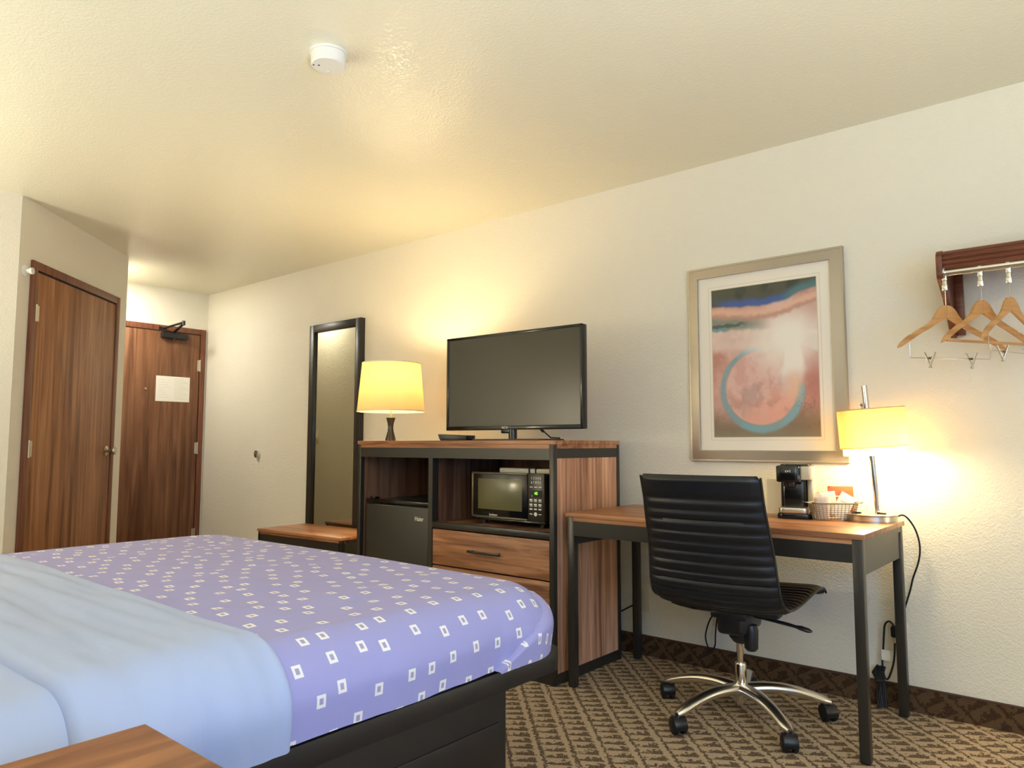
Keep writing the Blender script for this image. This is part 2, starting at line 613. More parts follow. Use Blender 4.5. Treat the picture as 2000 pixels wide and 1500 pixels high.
# ---- entry door in the far wall
d1 = struct('door_1')
z = 2.129
mb = MB()
y0, y1 = QY+0.012, 3.328
mb.box(EX, EX+0.018, y0, y0+0.048, 0, z, 0.003).box(EX, EX+0.018, y1-0.048, y1, 0, z, 0.003).box(EX, EX+0.018, y0+0.048, y1-0.048, z-0.05, z, 0.003)
obj('door_frame', mb, FRAMEWOOD, d1)
obj('door_stop_strip', MB().box(EX, EX+0.004, y0+0.048, y1-0.048, 0, z-0.05), MATTE, d1)
obj('door_panel', MB().box(EX+0.002, EX+0.012, y0+0.053, y1-0.055, 0.012, z-0.056, 0.002), DOORWOOD2, d1)
for zz in (1.79, 1.03, 0.25):
    obj('hinge', MB().tube([(EX+0.018, y1-0.051, zz-0.055), (EX+0.018, y1-0.051, zz+0.055)], 0.008, 10).box(EX+0.012, EX+0.016, y1-0.075, y1-0.045, zz-0.05, zz+0.05), NICKEL, d1)
obj('peephole', MB().lathe([(0, 0.006), (0.009, 0.005), (0.011, 0)], seg=16, mat=Matrix.Translation((EX+0.012, 2.798, 1.551)) @ Matrix.Rotation(radians(90), 4, 'Y')), NICKEL, d1)
cl = obj('door_closer', MB().box(EX+0.012, EX+0.055, 2.905, 3.145, 2.012, 2.066, 0.01).tube([(EX+0.034, 3.02, 2.0), (EX+0.034, 3.02, 2.015)], 0.014, 12), PLASTIC, d1)
obj('closer_arm', MB().tube([(EX+0.034, 3.02, 2.06), (EX+0.036, 3.02, 2.075), (EX+0.25, 3.00, 2.125)], 0.012, 8).tube([(EX+0.25, 3.00, 2.137), (EX+0.035, 2.93, 2.10), (EX+0.02, 2.92, 2.10)], 0.010, 8).tube([(EX+0.25, 3.00, 2.112), (EX+0.25, 3.00, 2.15)], 0.014, 10).box(EX+0.018, EX+0.026, 2.89, 2.955, 2.088, 2.112), PLASTIC, cl)
obj('door_knob', MB().lathe([(0, 0.0), (0.032, 0.0), (0.032, 0.006), (0.012, 0.01), (0.012, 0.035), (0.027, 0.045), (0.027, 0.06), (0, 0.064)], seg=20, mat=Matrix.Translation((EX+0.012, 2.40, 1.0)) @ Matrix.Rotation(radians(90), 4, 'Y')), NICKEL, d1)

t = thing('door_notice', 'white printed notice sheet taped to the entry door beside the peephole', 'notice', (EX+0.0125, 3.03, 1.447))
obj('sheet', MB().box(EX+0.0125, EX+0.0135, 2.885, 3.19, 1.447, 1.673), PAPER, t, False)
mb = MB()
for i in range(11):
    zz = 1.655-i*0.018
    mb.box(EX+0.0135, EX+0.0138, 3.05, 3.05+0.08+0.04*((i*7) % 3)/2, zz-0.0025, zz)
for i in range(8):
    zz = 1.64-i*0.022
    mb.box(EX+0.0135, EX+0.0138, 2.905, 2.96+0.05*((i*5) % 4)/3, zz-0.002, zz)
obj('faint_print', mb, INK, t, False)

# ---- closet door in the angled wall; local frame: x along the wall, y out of the wall
d2 = struct('door_2')
d2.location = (QX, QY, 0)
d2.rotation_euler = (0, 0, radians(-45))
q1, q0 = 0.1004*sqrt(2), 0.8915*sqrt(2)
mb = MB()
mb.box(q1, q1+0.05, 0, 0.018, 0, z, 0.003).box(q0-0.05, q0, 0, 0.018, 0, z, 0.003).box(q1+0.05, q0-0.05, 0, 0.018, z-0.05, z, 0.003)
obj('door_frame', mb, FRAMEWOOD, d2, world=False)
obj('door_stop_strip', MB().box(q1+0.05, q0-0.05, 0, 0.004, 0, z-0.05), MATTE, d2, world=False)
obj('door_panel', MB().box(q1+0.056, q0-0.054, 0.002, 0.013, 0.012, z-0.062, 0.002), DOORWOOD, d2, world=False)
for zz in (1.827, 1.039, 0.25):
    obj('hinge', MB().tube([(q0-0.052, 0.018, zz-0.05), (q0-0.052, 0.018, zz+0.05)], 0.007, 10).box(q0-0.085, q0-0.05, 0.012, 0.0165, zz-0.045, zz+0.045), NICKEL, d2, world=False)
kx = q1+0.115
obj('door_knob', MB().lathe([(0, 0.0), (0.034, 0.0), (0.034, 0.006), (0.024, 0.012), (0.012, 0.016), (0.012, 0.034), (0.026, 0.046), (0.028, 0.058), (0.022, 0.068), (0, 0.07)], seg=24, mat=Matrix.Translation((kx, 0.013, 1.02)) @ Matrix.Rotation(radians(-90), 4, 'X')), NICKEL, d2, world=False)

# bumpers, switch, outlets on the walls
m45 = Matrix.Translation((-4.745, 1.334, 2.05)) @ Matrix.Rotation(radians(45), 4, 'Z') @ Matrix.Rotation(radians(90), 4, 'Y')
t = thing('wall_bumper', 'small round white door bumper on the wall left of the closet door', 'door bumper', (-4.745, 1.334, 2.05))
obj('rose', MB().lathe([(0, 0.0), (0.034, 0.0), (0.034, 0.006), (0.022, 0.012), (0, 0.012)], seg=24, mat=m45), WHITE, t)
obj('knob', MB().lathe([(0, 0.012), (0.013, 0.012), (0.014, 0.03), (0.019, 0.034), (0.019, 0.045), (0, 0.048)], seg=20, mat=m45), WHITE, t)
mt_ = Matrix.Translation((-5.62, W, 0.983)) @ Matrix.Rotation(radians(90), 4, 'X')
t = thing('door_stop', 'round chrome door stop ring low on the bare wall left of the mirror', 'door stop', (-5.62, W, 0.983))
obj('ring', MB().lathe([(0.030, 0.0), (0.032, 0.012), (0.030, 0.022), (0.022, 0.022), (0.020, 0.012)], seg=28, mat=mt_), CHROME, t)
obj('rubber_pad', MB().lathe([(0, 0.006), (0.021, 0.006), (0.021, 0.0)], seg=24, mat=mt_), IVORY, t)
t = thing('light_switch', 'ivory light switch plate reflected in the tall wall mirror', 'light switch', (-6.27, QY, 1.13))
obj('plate', MB().box(-6.305, -6.235, QY, QY+0.006, 1.07, 1.19, 0.002), IVORY, t)
obj('toggle', MB().box(-6.277, -6.263, QY+0.006, QY+0.018, 1.12, 1.142, 0.002), IVORY, t)


def outlet(x, zc, label, w=0.072, sockets=True):
    t = thing('wall_outlet', label, 'outlet', (x, W, zc-0.06))
    obj('plate', MB().box(x-w/2, x+w/2, W-0.006, W, zc-0.058, zc+0.058, 0.002), IVORY, t)
    if sockets:
        for dz in (-0.02, 0.02):
            s = obj('socket', MB().box(x-0.016, x+0.016, W-0.009, W-0.005, zc+dz-0.013, zc+dz+0.013, 0.003), IVORY, t)
            mb = MB()
            for dx in (-0.006, 0.006):
                mb.box(x+dx-0.001, x+dx+0.001, W-0.0095, W-0.0088, zc+dz-0.002, zc+dz+0.006)
            obj('slot', mb, MATTE, s, False)
    return t


outlet(-1.933, 0.275, 'blank ivory wall plate beside the left rear leg of the desk', sockets=False)
outlet(-1.50, 0.262, 'ivory wall outlet under the desk behind the office chair', 0.115)
outlet(-0.752, 0.285, 'ivory wall outlet beside the right rear leg of the desk')

# ------------------------------------------------------------------ smoke detector
sx, sy = -2.120, 1.497
t = thing('smoke_detector', 'round white smoke detector on the textured ceiling', 'smoke detector', (sx, sy, HC))
obj('mounting_plate', MB().lathe([(0, 0), (0.0665, 0), (0.0665, -0.007), (0.060, -0.010), (0, -0.010)], (sx, sy, HC), 48), WHITE, t)
h = obj('housing', MB().lathe([(0, -0.010), (0.0625, -0.010), (0.0605, -0.046), (0.057, -0.050), (0, -0.051)], (sx, sy, HC), 48), WHITE, t)
obj('sensor_hole', MB().lathe([(0, -0.0516), (0.0035, -0.0516), (0.0035, -0.050)], (sx-0.018, sy-0.028, HC), 12).lathe([(0, -0.0516), (0.003, -0.0516), (0.003, -0.050)], (sx-0.03, sy-0.042, HC), 12), MATTE, t)
obj('test_button', MB().lathe([(0, -0.053), (0.006, -0.053), (0.006, -0.050)], (sx-0.03, sy+0.022, HC), 14), WHITE, t)

# ------------------------------------------------------------------ bed
BX0, BX1, BYH, BYF = -3.215, -1.247, -0.40, 1.748    # mattress block
ZR, ZT = 0.487, 0.672
bed = thing('bed', 'king bed with rounded black platform and boxed black base', 'bed', ((BX0+BX1)/2, 0.6, 0))


def rounded_rect(x0, x1, y0, y1, r, seg=8):
    pts = []
    for cx_, cy_, a0 in ((x1-r, y1-r, 0), (x0+r, y1-r, 90), (x0+r, y0+r, 180), (x1-r, y0+r, 270)):
        for i in range(seg+1):
            a = radians(a0+90*i/seg)
            pts.append((cx_+r*cos(a), cy_+r*sin(a)))
    return pts


obj('platform', MB().prism(rounded_rect(BX0-0.02, -1.257, BYH, 1.757, 0.085), 'z', 0.432, ZR, 0.006), BLACKWOOD, bed)
base = obj('base_box', MB().box(BX0+0.09, -1.335, BYH+0.02, 1.565, 0, 0.433, 0.003), BLACKWOOD, bed)
for (ya, yb) in ((0.62, 1.535), (-0.35, 0.58)):
    for (za, zb) in ((0.222, 0.322), (0.1, 0.2)):
        obj('drawer_front', MB().box(-1.338, -1.331, ya, yb, za, zb, 0.003), BLACKWOOD, base)
obj('mattress', MB().prism(rounded_rect(BX0+0.03, BX1-0.035, BYH, BYF-0.035, 0.12), 'z', ZR, ZT-0.030, 0.06), MATTRESS, bed)

N3 = lambda a, b, c=0.0: noise.noise(Vector((a, b, c)))


def path_U(x0, x1, ystart, y1, R, n_side=46, n_c=14, n_end=56):
    """plan outline from the left side at ystart round the foot to the right side; gives point and outward normal"""
    P = []
    for i in range(n_side):
        P.append((x0, ystart+(y1-R-ystart)*i/n_side, -1, 0))
    for i in range(n_c):
        a = pi-(pi/2)*i/n_c
        P.append((x0+R+R*cos(a), y1-R+R*sin(a), cos(a), sin(a)))
    for i in range(n_end):
        P.append((x0+R+(x1-x0-2*R)*i/n_end, y1, 0, 1))
    for i in range(n_c):
        a = pi/2-(pi/2)*i/n_c
        P.append((x1-R+R*cos(a), y1-R+R*sin(a), cos(a), sin(a)))
    for i in range(n_side+1):
        P.append((x1, y1-R-(y1-R-ystart)*i/n_side, 1, 0))
    return P


def drape(d, r):
    """distance over the edge -> (outward, drop)"""
    if d < pi*r/2:
        return r*sin(d/r), r*(1-cos(d/r))
    return r, r+(d-pi*r/2)


def bed_height(x, y):
    return ZT+0.004*N3(x*1.3, y*1.3, 3)+0.006*(1-((x-(BX0+BX1)/2)/1.0)**2)


RE = 0.115
HEM = pi*RE/2+(ZT-ZR-RE)-0.006


def make_spread():
    xm = (BX0+BX1)/2
    x0, x1, y1 = BX0+RE, BX1-RE, BYF-RE
    R = 0.07
    P = path_U(x0, x1, 0.70, y1, R)
    rows, uvs = [], []
    nd_, ni = 26, 34
    half = (x1-x0)/2
    for (px, py, nx, ny) in P:
        row, uv = [], []
        cyy = min(py, y1-half*0.75)
        for k in range(ni):                       # from the middle outwards
            f = k/ni
            x = xm+(px-xm)*f
            y = cyy+(py-cyy)*f
            z = bed_height(x, y)+0.005*N3(x*6, y*4, 1)+0.003*N3(x*15, y*10, 2)
            row.append((x, y, z))
            uv.append((x, y))
        corner = max(0.0, nx)*max(0.0, ny)*2       # 1 at the right foot corner
        for k in range(nd_+1):
            d = HEM*k/nd_
            o, dr = drape(d, RE)
            fall = min(1.0, max(0.0, (d-0.05)/0.12))
            s = px*ny*1.0+py*nx
            wr = 0.007*N3(s*4+5, d*3, 7)+0.006*N3(s*15, d*2.5, 9)
            near = max(0.0, 1-abs((BYF-0.22)-py)/0.35)*max(0.0, nx)
            wr += near*0.008*N3(s*34, d*2.0, 4)
            # belly that hangs out over the platform
            wr += 0.010*sin(min(1, d/HEM)*pi)*fall
            x = px+nx*(o+wr*fall)
            y = py+ny*(o+wr*fall)
            z = bed_height(px, py)*1.0-dr
            if d > 0.12:
                z += 0.006*N3(s*3.0, 1.0, 5)*fall
            row.append((x, y, z))
            uv.append((px+nx*d, py+ny*d))
        rows.append(row)
        uvs.append(uv)
    mb = MB().grid(rows, uvs)
    bmesh.ops.recalc_face_normals(mb.bm, faces=mb.bm.faces[:])
    return mb


def make_fold():
    """envelope fold of the spread wrapped round the right foot corner"""
    x0, x1, y1 = BX0+RE, BX1-RE, BYF-RE
    P = [p for p in path_U(x0, x1, 0.70, y1, 0.07, 80, 20, 120) if (p[2] > 0.02 and p[1] > 1.42) or (p[3] > 0.5 and p[0] > x1-0.30)]
    P.sort(key=lambda p: math.atan2(p[3], p[2])*10+(p[1] if p[2] > 0.99 else -p[0]))
    rows, uvs = [], []
    for i, (px, py, nx, ny) in enumerate(P):
        f = min(1.0, i/(len(P)*0.52))
        de = (HEM-0.002)*(1-f)+0.085*f
        row, uv = [], []
        for k in range(15):
            d = de+(HEM+0.002-de)*k/14
            o, dr = drape(d, RE)
            lift = 0.016*min(1.0, (k/3.0))**0.5+0.004*N3(px*9+py*9, d*7, 3)+0.012*sin(min(1, d/HEM)*pi)*min(1.0, max(0.0, (d-0.05)/0.12))
            if k == 0:
                lift -= 0.012
            row.append((px+nx*(o+lift), py+ny*(o+lift), bed_height(px, py)-dr))
            uv.append((px+nx*d*0.9+0.31, py+ny*d*0.9+0.17+f*0.2))
        rows.append(row)
        uvs.append(uv)
    mb = MB().grid(rows, uvs)
    bmesh.ops.recalc_face_normals(mb.bm, faces=mb.bm.faces[:])
    return mb


sp_ = obj('bedspread', make_spread(), QUILT, None, angle=60)
obj('corner_fold', make_fold(), QUILT, sp_, angle=60, world=False)
tag(sp_, 'lavender bedspread printed with small white open squares on the foot half of the bed', 'bedspread')


def strip_cover(ya, yb, off, edge_a, edge_b, seed, hemdrop=0.0, wr_amp=1.0):
    """white sheet across the bed between ya and yb, draped down both sides; edge_*: rolled edges"""
    rows, uvs = [], []
    ny_ = 70
    xs0, xs1 = BX0+RE, BX1-RE
    prof = []
    n = 22
    for k in range(n+1):
        prof.append(('l', HEM*(1-k/n)-hemdrop*(1-k/n)))
    for k in range(1, 60):
        prof.append(('t', xs0+(xs1-xs0)*k/60))
    for k in range(n+1):
        prof.append(('r', (HEM-hemdrop)*k/n))
    for i in range(ny_+1):
        t_ = i/ny_
        # denser rows next to the edges
        t_ = 0.5-0.5*cos(pi*t_)
        row = []
        for side, s in prof:
            xx = s if side == 't' else (xs0-s if side == 'l' else xs1+s)
            wav = 0.012*N3(xx*2.2, seed, 1)+0.006*N3(xx*7, seed, 2)
            y = ya+(yb-ya)*t_+wav*((t_ if edge_b else 0)+((1-t_) if edge_a else 0))
            o_ = off
            dist = min((yb-ya)*(1-t_) if edge_b else 9, (yb-ya)*t_ if edge_a else 9)
            if dist < 0.02:
                o_ = off*sqrt(max(0.0, 1-(1-dist/0.02)**2))
            fold = wr_amp*(0.005*N3(xx*2.5+y*1.0, y*9, seed)+0.003*N3(xx*4, y*26, seed+3))
            o_ += fold*min(1, dist/0.05)
            if side == 't':
                row.append((s, y, bed_height(s, y)+o_))
            else:
                sg = -1 if side == 'l' else 1
                ou, dr = drape(s, RE)
                a = min(s/RE, pi/2)
                fall = min(1.0, s/0.15)
                bel = 0.010*sin(min(1, s/HEM)*pi)*fall+wr_amp*fall*0.008*N3(y*10, s*4, seed+8)
                ex = xs0 if side == 'l' else xs1
                row.append((ex+sg*(ou+sin(a)*o_+bel), y, bed_height(ex, y)-dr+cos(a)*o_))
        rows.append(row)
    mb = MB().grid(rows)
    bmesh.ops.recalc_face_normals(mb.bm, faces=mb.bm.faces[:])
    return mb


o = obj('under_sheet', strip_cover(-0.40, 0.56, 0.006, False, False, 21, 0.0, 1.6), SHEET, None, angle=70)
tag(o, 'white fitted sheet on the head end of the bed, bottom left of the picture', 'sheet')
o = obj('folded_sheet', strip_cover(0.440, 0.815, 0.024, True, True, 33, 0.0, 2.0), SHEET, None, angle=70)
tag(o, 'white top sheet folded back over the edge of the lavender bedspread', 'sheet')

# ------------------------------------------------------------------ nightstand in the lower left foreground
t = thing('nightstand', 'brown wood nightstand corner in front of the white sheets', 'nightstand', (-0.75, 0.2, 0))
ZN = 0.685
obj('top', MB().box(-1.055, -0.42, -0.10, 0.470, ZN-0.024, ZN, 0.002), NIGHTWOOD, t)
obj('body', MB().box(-1.045, -0.43, -0.09, 0.455, 0.08, ZN-0.024, 0.003), NIGHTWOOD, t)
dr_ = obj('drawer', MB().box(-1.03, -0.445, 0.455, 0.466, 0.36, 0.63, 0.003), NIGHTWOOD, t)
obj('handle', MB().tube([(-0.82, 0.466, 0.5), (-0.82, 0.488, 0.5), (-0.65, 0.488, 0.5), (-0.65, 0.466, 0.5)], 0.006, 8), BLACK, dr_)
for px in (-1.03, -0.46):
    for py in (-0.08, 0.42):
        obj('leg', MB().box(px, px+0.03, py, py+0.03, 0, 0.08), BLACK, t)

# ------------------------------------------------------------------ luggage bench under the mirror
t = thing('luggage_bench', 'low walnut topped luggage bench on black frame under the mirror', 'bench', (-4.718, 2.822, 0), radians(3.7))
L_, D_ = 0.892, 0.42
obj('top', MB().box(0, L_, 0, D_, 0.457, 0.475, 0.002), WALNUT_TOP, t, world=False)
obj('trim_board', MB().box(0.03, L_-0.03, 0.004, D_-0.01, 0.44, 0.457), WALNUT_H, t, world=False)
obj('frame', MB().box(0.006, L_-0.006, 0.006, 0.036, 0.31, 0.44).box(0.006, L_-0.006, D_-0.036, D_-0.006, 0.31, 0.44).box(0.006, 0.036, 0.036, D_-0.036, 0.31, 0.44).box(L_-0.036, L_-0.006, 0.036, D_-0.036, 0.31, 0.44), BLACK, t, world=False)  # black apron deepened to stand in for the shade under the bench
for px in (0.006, L_-0.036):
    for py in (0.006, D_-0.036):
        obj('leg', MB().box(px, px+0.03, py, py+0.03, 0, 0.457, 0.002), BLACK, t, world=False)

# ------------------------------------------------------------------ tall mirror
MX0, MX1, MZ0, MZ1, MY = -4.850, -4.219, 0.37, 1.99, 3.306
t = thing('wall_mirror', 'tall black framed mirror hung above the luggage bench', 'mirror', ((MX0+MX1)/2, W, MZ0))
w_ = 0.058
mb = MB()
mb.box(MX0, MX0+w_, MY, W-0.002, MZ0, MZ1, 0.002).box(MX1-w_, MX1, MY, W-0.002, MZ0, MZ1, 0.002)
mb.box(MX0+w_, MX1-w_, MY, W-0.002, MZ1-w_, MZ1, 0.002).box(MX0+w_, MX1-w_, MY, W-0.002, MZ0, MZ0+w_, 0.002)
obj('frame', mb, BLACK, t)
obj('mirror_glass', MB().box(MX0+w_, MX1-w_, 3.325, 3.335, MZ0+w_, MZ1-w_), MIRROR, t, False)

# ------------------------------------------------------------------ dresser with fridge bay
RX0, RX1, RF, RB, RZ = -3.393, -1.986, 2.658, 3.22, 1.087
t = thing('combo_dresser', 'tall walnut and black framed dresser unit holding the fridge and microwave', 'dresser', ((RX0+RX1)/2, (RF+RB)/2, 0))
p_ = 0.026
obj('top', MB().box(RX0-0.003, RX1+0.003, RF-0.003, RB, RZ-0.020, RZ, 0.0015), WALNUT_TOP, t)
mb = MB().box(RX0+p_, RX1-p_, RF, RF+0.018, RZ-0.038, RZ-0.020)
mb.box(RX1-0.018, RX1, RF+p_, RB-p_, RZ-0.038, RZ-0.020).box(RX0, RX0+0.018, RF+p_, RB-p_, RZ-0.038, RZ-0.020)
obj('trim_board', mb, WALNUT_TOP, t)
for px in (RX0, RX1-p_):
    for py in (RF, RB-p_):
        obj('post', MB().box(px, px+p_, py, py+p_, 0.0, RZ-0.0205, 0.0015), BLACK, t)
obj('upper_rail', MB().box(RX0+p_, RX1-p_, RF+0.001, RF+0.02, 0.996, RZ-0.038).box(RX1-0.02, RX1-0.001, RF+p_, RB-p_, 1.004, RZ-0.038).box(RX0+0.001, RX0+0.02, RF+p_, RB-p_, 1.004, RZ-0.038), BLACK, t)
obj('side_panel', MB().box(RX1-0.016, RX1-0.003, RF+p_, RB-p_, 0.048, 1.004), WALNUT_V, t)
obj('side_panel', MB().box(RX0+0.003, RX0+0.016, RF+p_, RB-p_, 0.048, 1.004), WALNUT_V, t)
obj('lower_rail', MB().box(RX1-0.024, RX1-0.001, RF+p_, RB-p_, 0.0, 0.048).box(RX0+0.001, RX0+0.024, RF+p_, RB-p_, 0.0, 0.048).box(RX0+p_, RX1-p_, RF+0.002, RF+0.022, 0.0, 0.048), BLACK, t)
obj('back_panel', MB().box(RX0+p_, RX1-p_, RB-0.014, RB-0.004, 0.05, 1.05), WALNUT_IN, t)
obj('ceiling_panel', MB().box(RX0+0.016, RX1-0.016, RF+0.02, RB-0.014, 0.999, 1.012), BLACKWOOD, t)
obj('bottom_panel', MB().box(RX0+0.016, RX1-0.016, RF+0.022, RB-0.014, 0.03, 0.048), BLACKWOOD, t)
DVX0, DVX1 = -2.806, -2.775
obj('divider', MB().box(DVX0, DVX1, RF+0.001, RF+0.03, 0.048, 0.999).box(DVX0+0.006, DVX1-0.006, RF+0.03, RB-0.014, 0.048, 0.999), BLACK, t)
obj('shelf_edge', MB().box(DVX1, RX1-p_, RF+0.001, RF+0.028, 0.638, 0.668, 0.001), BLACK, t)
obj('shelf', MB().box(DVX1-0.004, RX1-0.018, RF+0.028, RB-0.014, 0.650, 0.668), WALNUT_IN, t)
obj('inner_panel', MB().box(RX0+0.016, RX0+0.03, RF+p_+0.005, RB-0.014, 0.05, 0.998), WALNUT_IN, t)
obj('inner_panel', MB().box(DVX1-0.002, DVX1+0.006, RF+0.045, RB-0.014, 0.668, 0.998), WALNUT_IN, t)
for k, (za, zb) in enumerate(((0.455, 0.632), (0.262, 0.448), (0.068, 0.255))):
    d = obj('drawer', MB().box(DVX1+0.004, RX1-p_-0.003, RF+0.002, RF+0.022, za, zb, 0.0015), WALNUT_H, t)
    hz = (za+zb)/2
    obj('handle', MB().box(-2.505, -2.294, RF-0.024, RF-0.016, hz-0.006, hz+0.006, 0.002).box(-2.49, -2.480, RF-0.018, RF+0.002, hz-0.005, hz+0.005).box(-2.319, -2.309, RF-0.018, RF+0.002, hz-0.005, hz+0.005), BLACK, d)

# ------------------------------------------------------------------ mini fridge
FX0, FX1, FY = -3.335, -2.815, 2.672
t = thing('mini_fridge', 'black mini fridge in the left bay of the dresser', 'fridge', ((FX0+FX1)/2, 2.9, 0.048))
obj('body', MB().box(FX0+0.004, FX1-0.004, FY+0.045, 3.17, 0.05, 0.755, 0.004), FRIDGE, t)
mb = MB().box(FX0, FX1, FY, FY+0.043, 0.06, 0.735, 0.012, 3)
dd = obj('door', mb, FRIDGE, t)
obj('top_handle', MB().box(FX0, FX1, FY+0.002, FY+0.043, 0.740, 0.762, 0.004), GLOSS, dd)
obj('hinge_cap', MB().box(FX0+0.03, FX0+0.075, FY+0.004, FY+0.04, 0.762, 0.772, 0.003), GLOSS, t)
off = root_loc(dd)
lettering('lettering', 'Haier', 0.034, WHITEINK, dd, facing_minus_y(-2.888-off.x, FY-0.0008-off.y, 0.672-off.z, 0.9))

# ------------------------------------------------------------------ microwave
AX0, AX1, AY, AZ0, AZ1 = -2.582, -2.112, 2.752, 0.688, 0.928
t = thing('microwave', 'black countertop microwave on the open dresser shelf', 'microwave', ((AX0+AX1)/2, 2.9, 0.668))
obj('body', MB().box(AX0+0.004, AX1-0.004, AY+0.03, 3.09, AZ0, AZ1-0.003, 0.005), PLASTIC, t)
PX = AX1-0.102
dd = obj('door', MB().box(AX0, PX-0.002, AY, AY+0.03, AZ0+0.012, AZ1, 0.005), GLOSS, t)
mb = MB()
mb.box(AX0, PX-0.002, AY-0.002, AY+0.004, AZ1-0.010, AZ1, 0.002).box(AX0, AX0+0.012, AY-0.002, AY+0.004, AZ0+0.012, AZ1, 0.002).box(AX0, PX-0.002, AY-0.002, AY+0.004, AZ0+0.012, AZ0+0.022, 0.002)
obj('door_trim', mb, plain('dark_bronze_trim', (92, 84, 62), 0.3, 0.4), dd)
obj('window', MB().box(AX0+0.045, PX-0.035, AY-0.0008, AY+0.002, AZ0+0.055, AZ1-0.032, 0.001), plain('oven_window', (104, 98, 66), 0.16), dd)
cp = obj('control_panel', MB().box(PX, AX1, AY, AY+0.03, AZ0+0.012, AZ1, 0.004), plain('panel_black', (44, 40, 30), 0.3), t)
obj('lower_lip', MB().box(AX0+0.03, AX1, AY+0.004, AY+0.03, AZ0, AZ0+0.012, 0.003), GLOSS, t)
for px in (AX0+0.03, AX1-0.06):
    for py in (AY+0.05, 3.03):
        obj('foot', MB().lathe([(0, 0), (0.014, 0), (0.014, 0.021), (0, 0.021)], (px+0.015, py, 0.668), 16), PLASTIC, t)
off = root_loc(cp)
for r, row in enumerate(('1 2 3 4 5', '6 7 8 9 0')):
    lettering('digits', row, 0.017, WHITEINK, cp, facing_minus_y(AX1-0.050-off.x, AY-0.0008-off.y, AZ1-0.022-0.020*r-off.z, 1.0))
mb = MB()
for i in range(3):
    mb.box(PX+0.014+0.027*i, PX+0.032+0.027*i, AY-0.001, AY+0.001, AZ1-0.066, AZ1-0.062)
    for r in range(4):
        zz = AZ1-0.128-r*0.022
        if r == 3 and i == 1:
            continue
        mb.box(PX+0.013+0.027*i, PX+0.030+0.027*i, AY-0.001, AY+0.001, zz, zz+0.007 if r < 3 else zz+0.004)
        if r < 2:
            mb.box(PX+0.014+0.027*i, PX+0.031+0.027*i, AY-0.001, AY+0.001, zz-0.006, zz-0.003)
obj('key_markings', mb, WHITEINK, cp, False)
obj('start_button', MB().lathe([(0, 0.0012), (0.0095, 0.001), (0.0095, 0)], seg=20, mat=Matrix.Translation((PX+0.049, AY, AZ1-0.192)) @ Matrix.Rotation(radians(90), 4, 'X')), WHITEINK, cp, False)
dp = obj('display', MB().box(PX+0.016, PX+0.088, AY-0.0006, AY+0.001, AZ1-0.112, AZ1-0.080), GLOSS, cp)
off = root_loc(dp)
lettering('clock_digits', '40', 0.020, GREEN, dp, facing_minus_y(PX+0.052-off.x, AY-0.0012-off.y, AZ1-0.094-off.z, 1.0))
obj('indicator_light', MB().box(PX+0.026, PX+0.030, AY-0.0012, AY, AZ1-0.108, AZ1-0.104), RED, dp, False)
off = root_loc(dd)
lettering('lettering', 'Sunbeam', 0.015, WHITEINK, dd, facing_minus_y(AX0+0.150-off.x, AY-0.0026-off.y, AZ0+0.030-off.z, 1.0))

# pale slim bar with dark bands lying on the microwave
t = thing('slim_tray', 'slim cream bar with dark bands lying on top of the microwave', 'tray', (-2.2, 2.83, AZ1))
obj('body', MB().box(-2.437, -2.06, 2.80, 2.89, AZ1-0.003, AZ1+0.022, 0.006), IVORY, t)
obj('band', MB().box(-2.246, -2.236, 2.798, 2.892, AZ1-0.002, AZ1+0.0235), MATTE, t, False)
obj('band', MB().box(-2.205, -2.198, 2.798, 2.892, AZ1-0.002, AZ1+0.0235), MATTE, t, False)

# ------------------------------------------------------------------ television
TW, TH = 0.883, 0.507
t = thing('television', 'flat screen television on pedestal base on top of the dresser', 'television', (-2.410, 2.865, RZ), radians(2.2))
zb = 0.055
obj('housing', MB().box(-TW/2, TW/2, -0.012, 0.028, zb, zb+TH, 0.005).box(-TW*0.40, TW*0.44, 0.026, 0.065, zb+0.02, zb+TH*0.62, 0.015), PLASTIC, t, world=False)
mb = MB()
bz = 0.014
mb.box(-TW/2, -TW/2+bz, -0.017, -0.010, zb, zb+TH, 0.002).box(TW/2-bz, TW/2, -0.017, -0.010, zb, zb+TH, 0.002)
mb.box(-TW/2, TW/2, -0.017, -0.010, zb+TH-bz, zb+TH, 0.002).box(-TW/2, TW/2, -0.017, -0.010, zb, zb+0.022, 0.002)
bz_ = obj('bezel', mb, GLOSS, t, world=False)
obj('screen', MB().box(-TW/2+bz-0.001, TW/2-bz+0.001, -0.0135, -0.010, zb+0.021, zb+TH-bz+0.001), SCREEN, t, False, world=False)
lettering('lettering', 'RCA', 0.016, WHITEINK, bz_, facing_minus_y(-0.03, -0.0178, zb+0.011, 1.25))
obj('neck', MB().box(-0.055, 0.02, -0.02, 0.02, zb-0.018, zb+0.004, 0.004).tube([(0.008, 0.0, 0.008), (0.008, 0.0, zb)], 0.022, 16), GLOSS, t, world=False)
obj('base_plate', MB().prism(rounded_rect(-0.27, 0.27, -0.10, 0.10, 0.03), 'z', 0, 0.008, 0.002), GLOSS, t, world=False)
obj('power_cable', MB().tube([(0.14, 0.035, zb+0.03), (0.16, 0.05, zb-0.004), (0.20, 0.065, 0.014), (0.24, 0.09, 0.012)], 0.0035, 8).tube([(0.145, 0.04, zb+0.012), (0.165, 0.052, zb-0.012)], 0.007, 8), MATTE, t, world=False)
t = thing('cable_box', 'small black wedge shaped cable box left of the television base', 'cable box', (-2.70, 2.76, RZ))
t.rotation_euler = (0, 0, radians(12))
obj('case', MB().prism([(-0.075, 0.0), (0.085, 0.0), (0.088, 0.027), (-0.09, 0.034)], 'y', -0.045, 0.045, 0.003), PLASTIC, t, world=False)
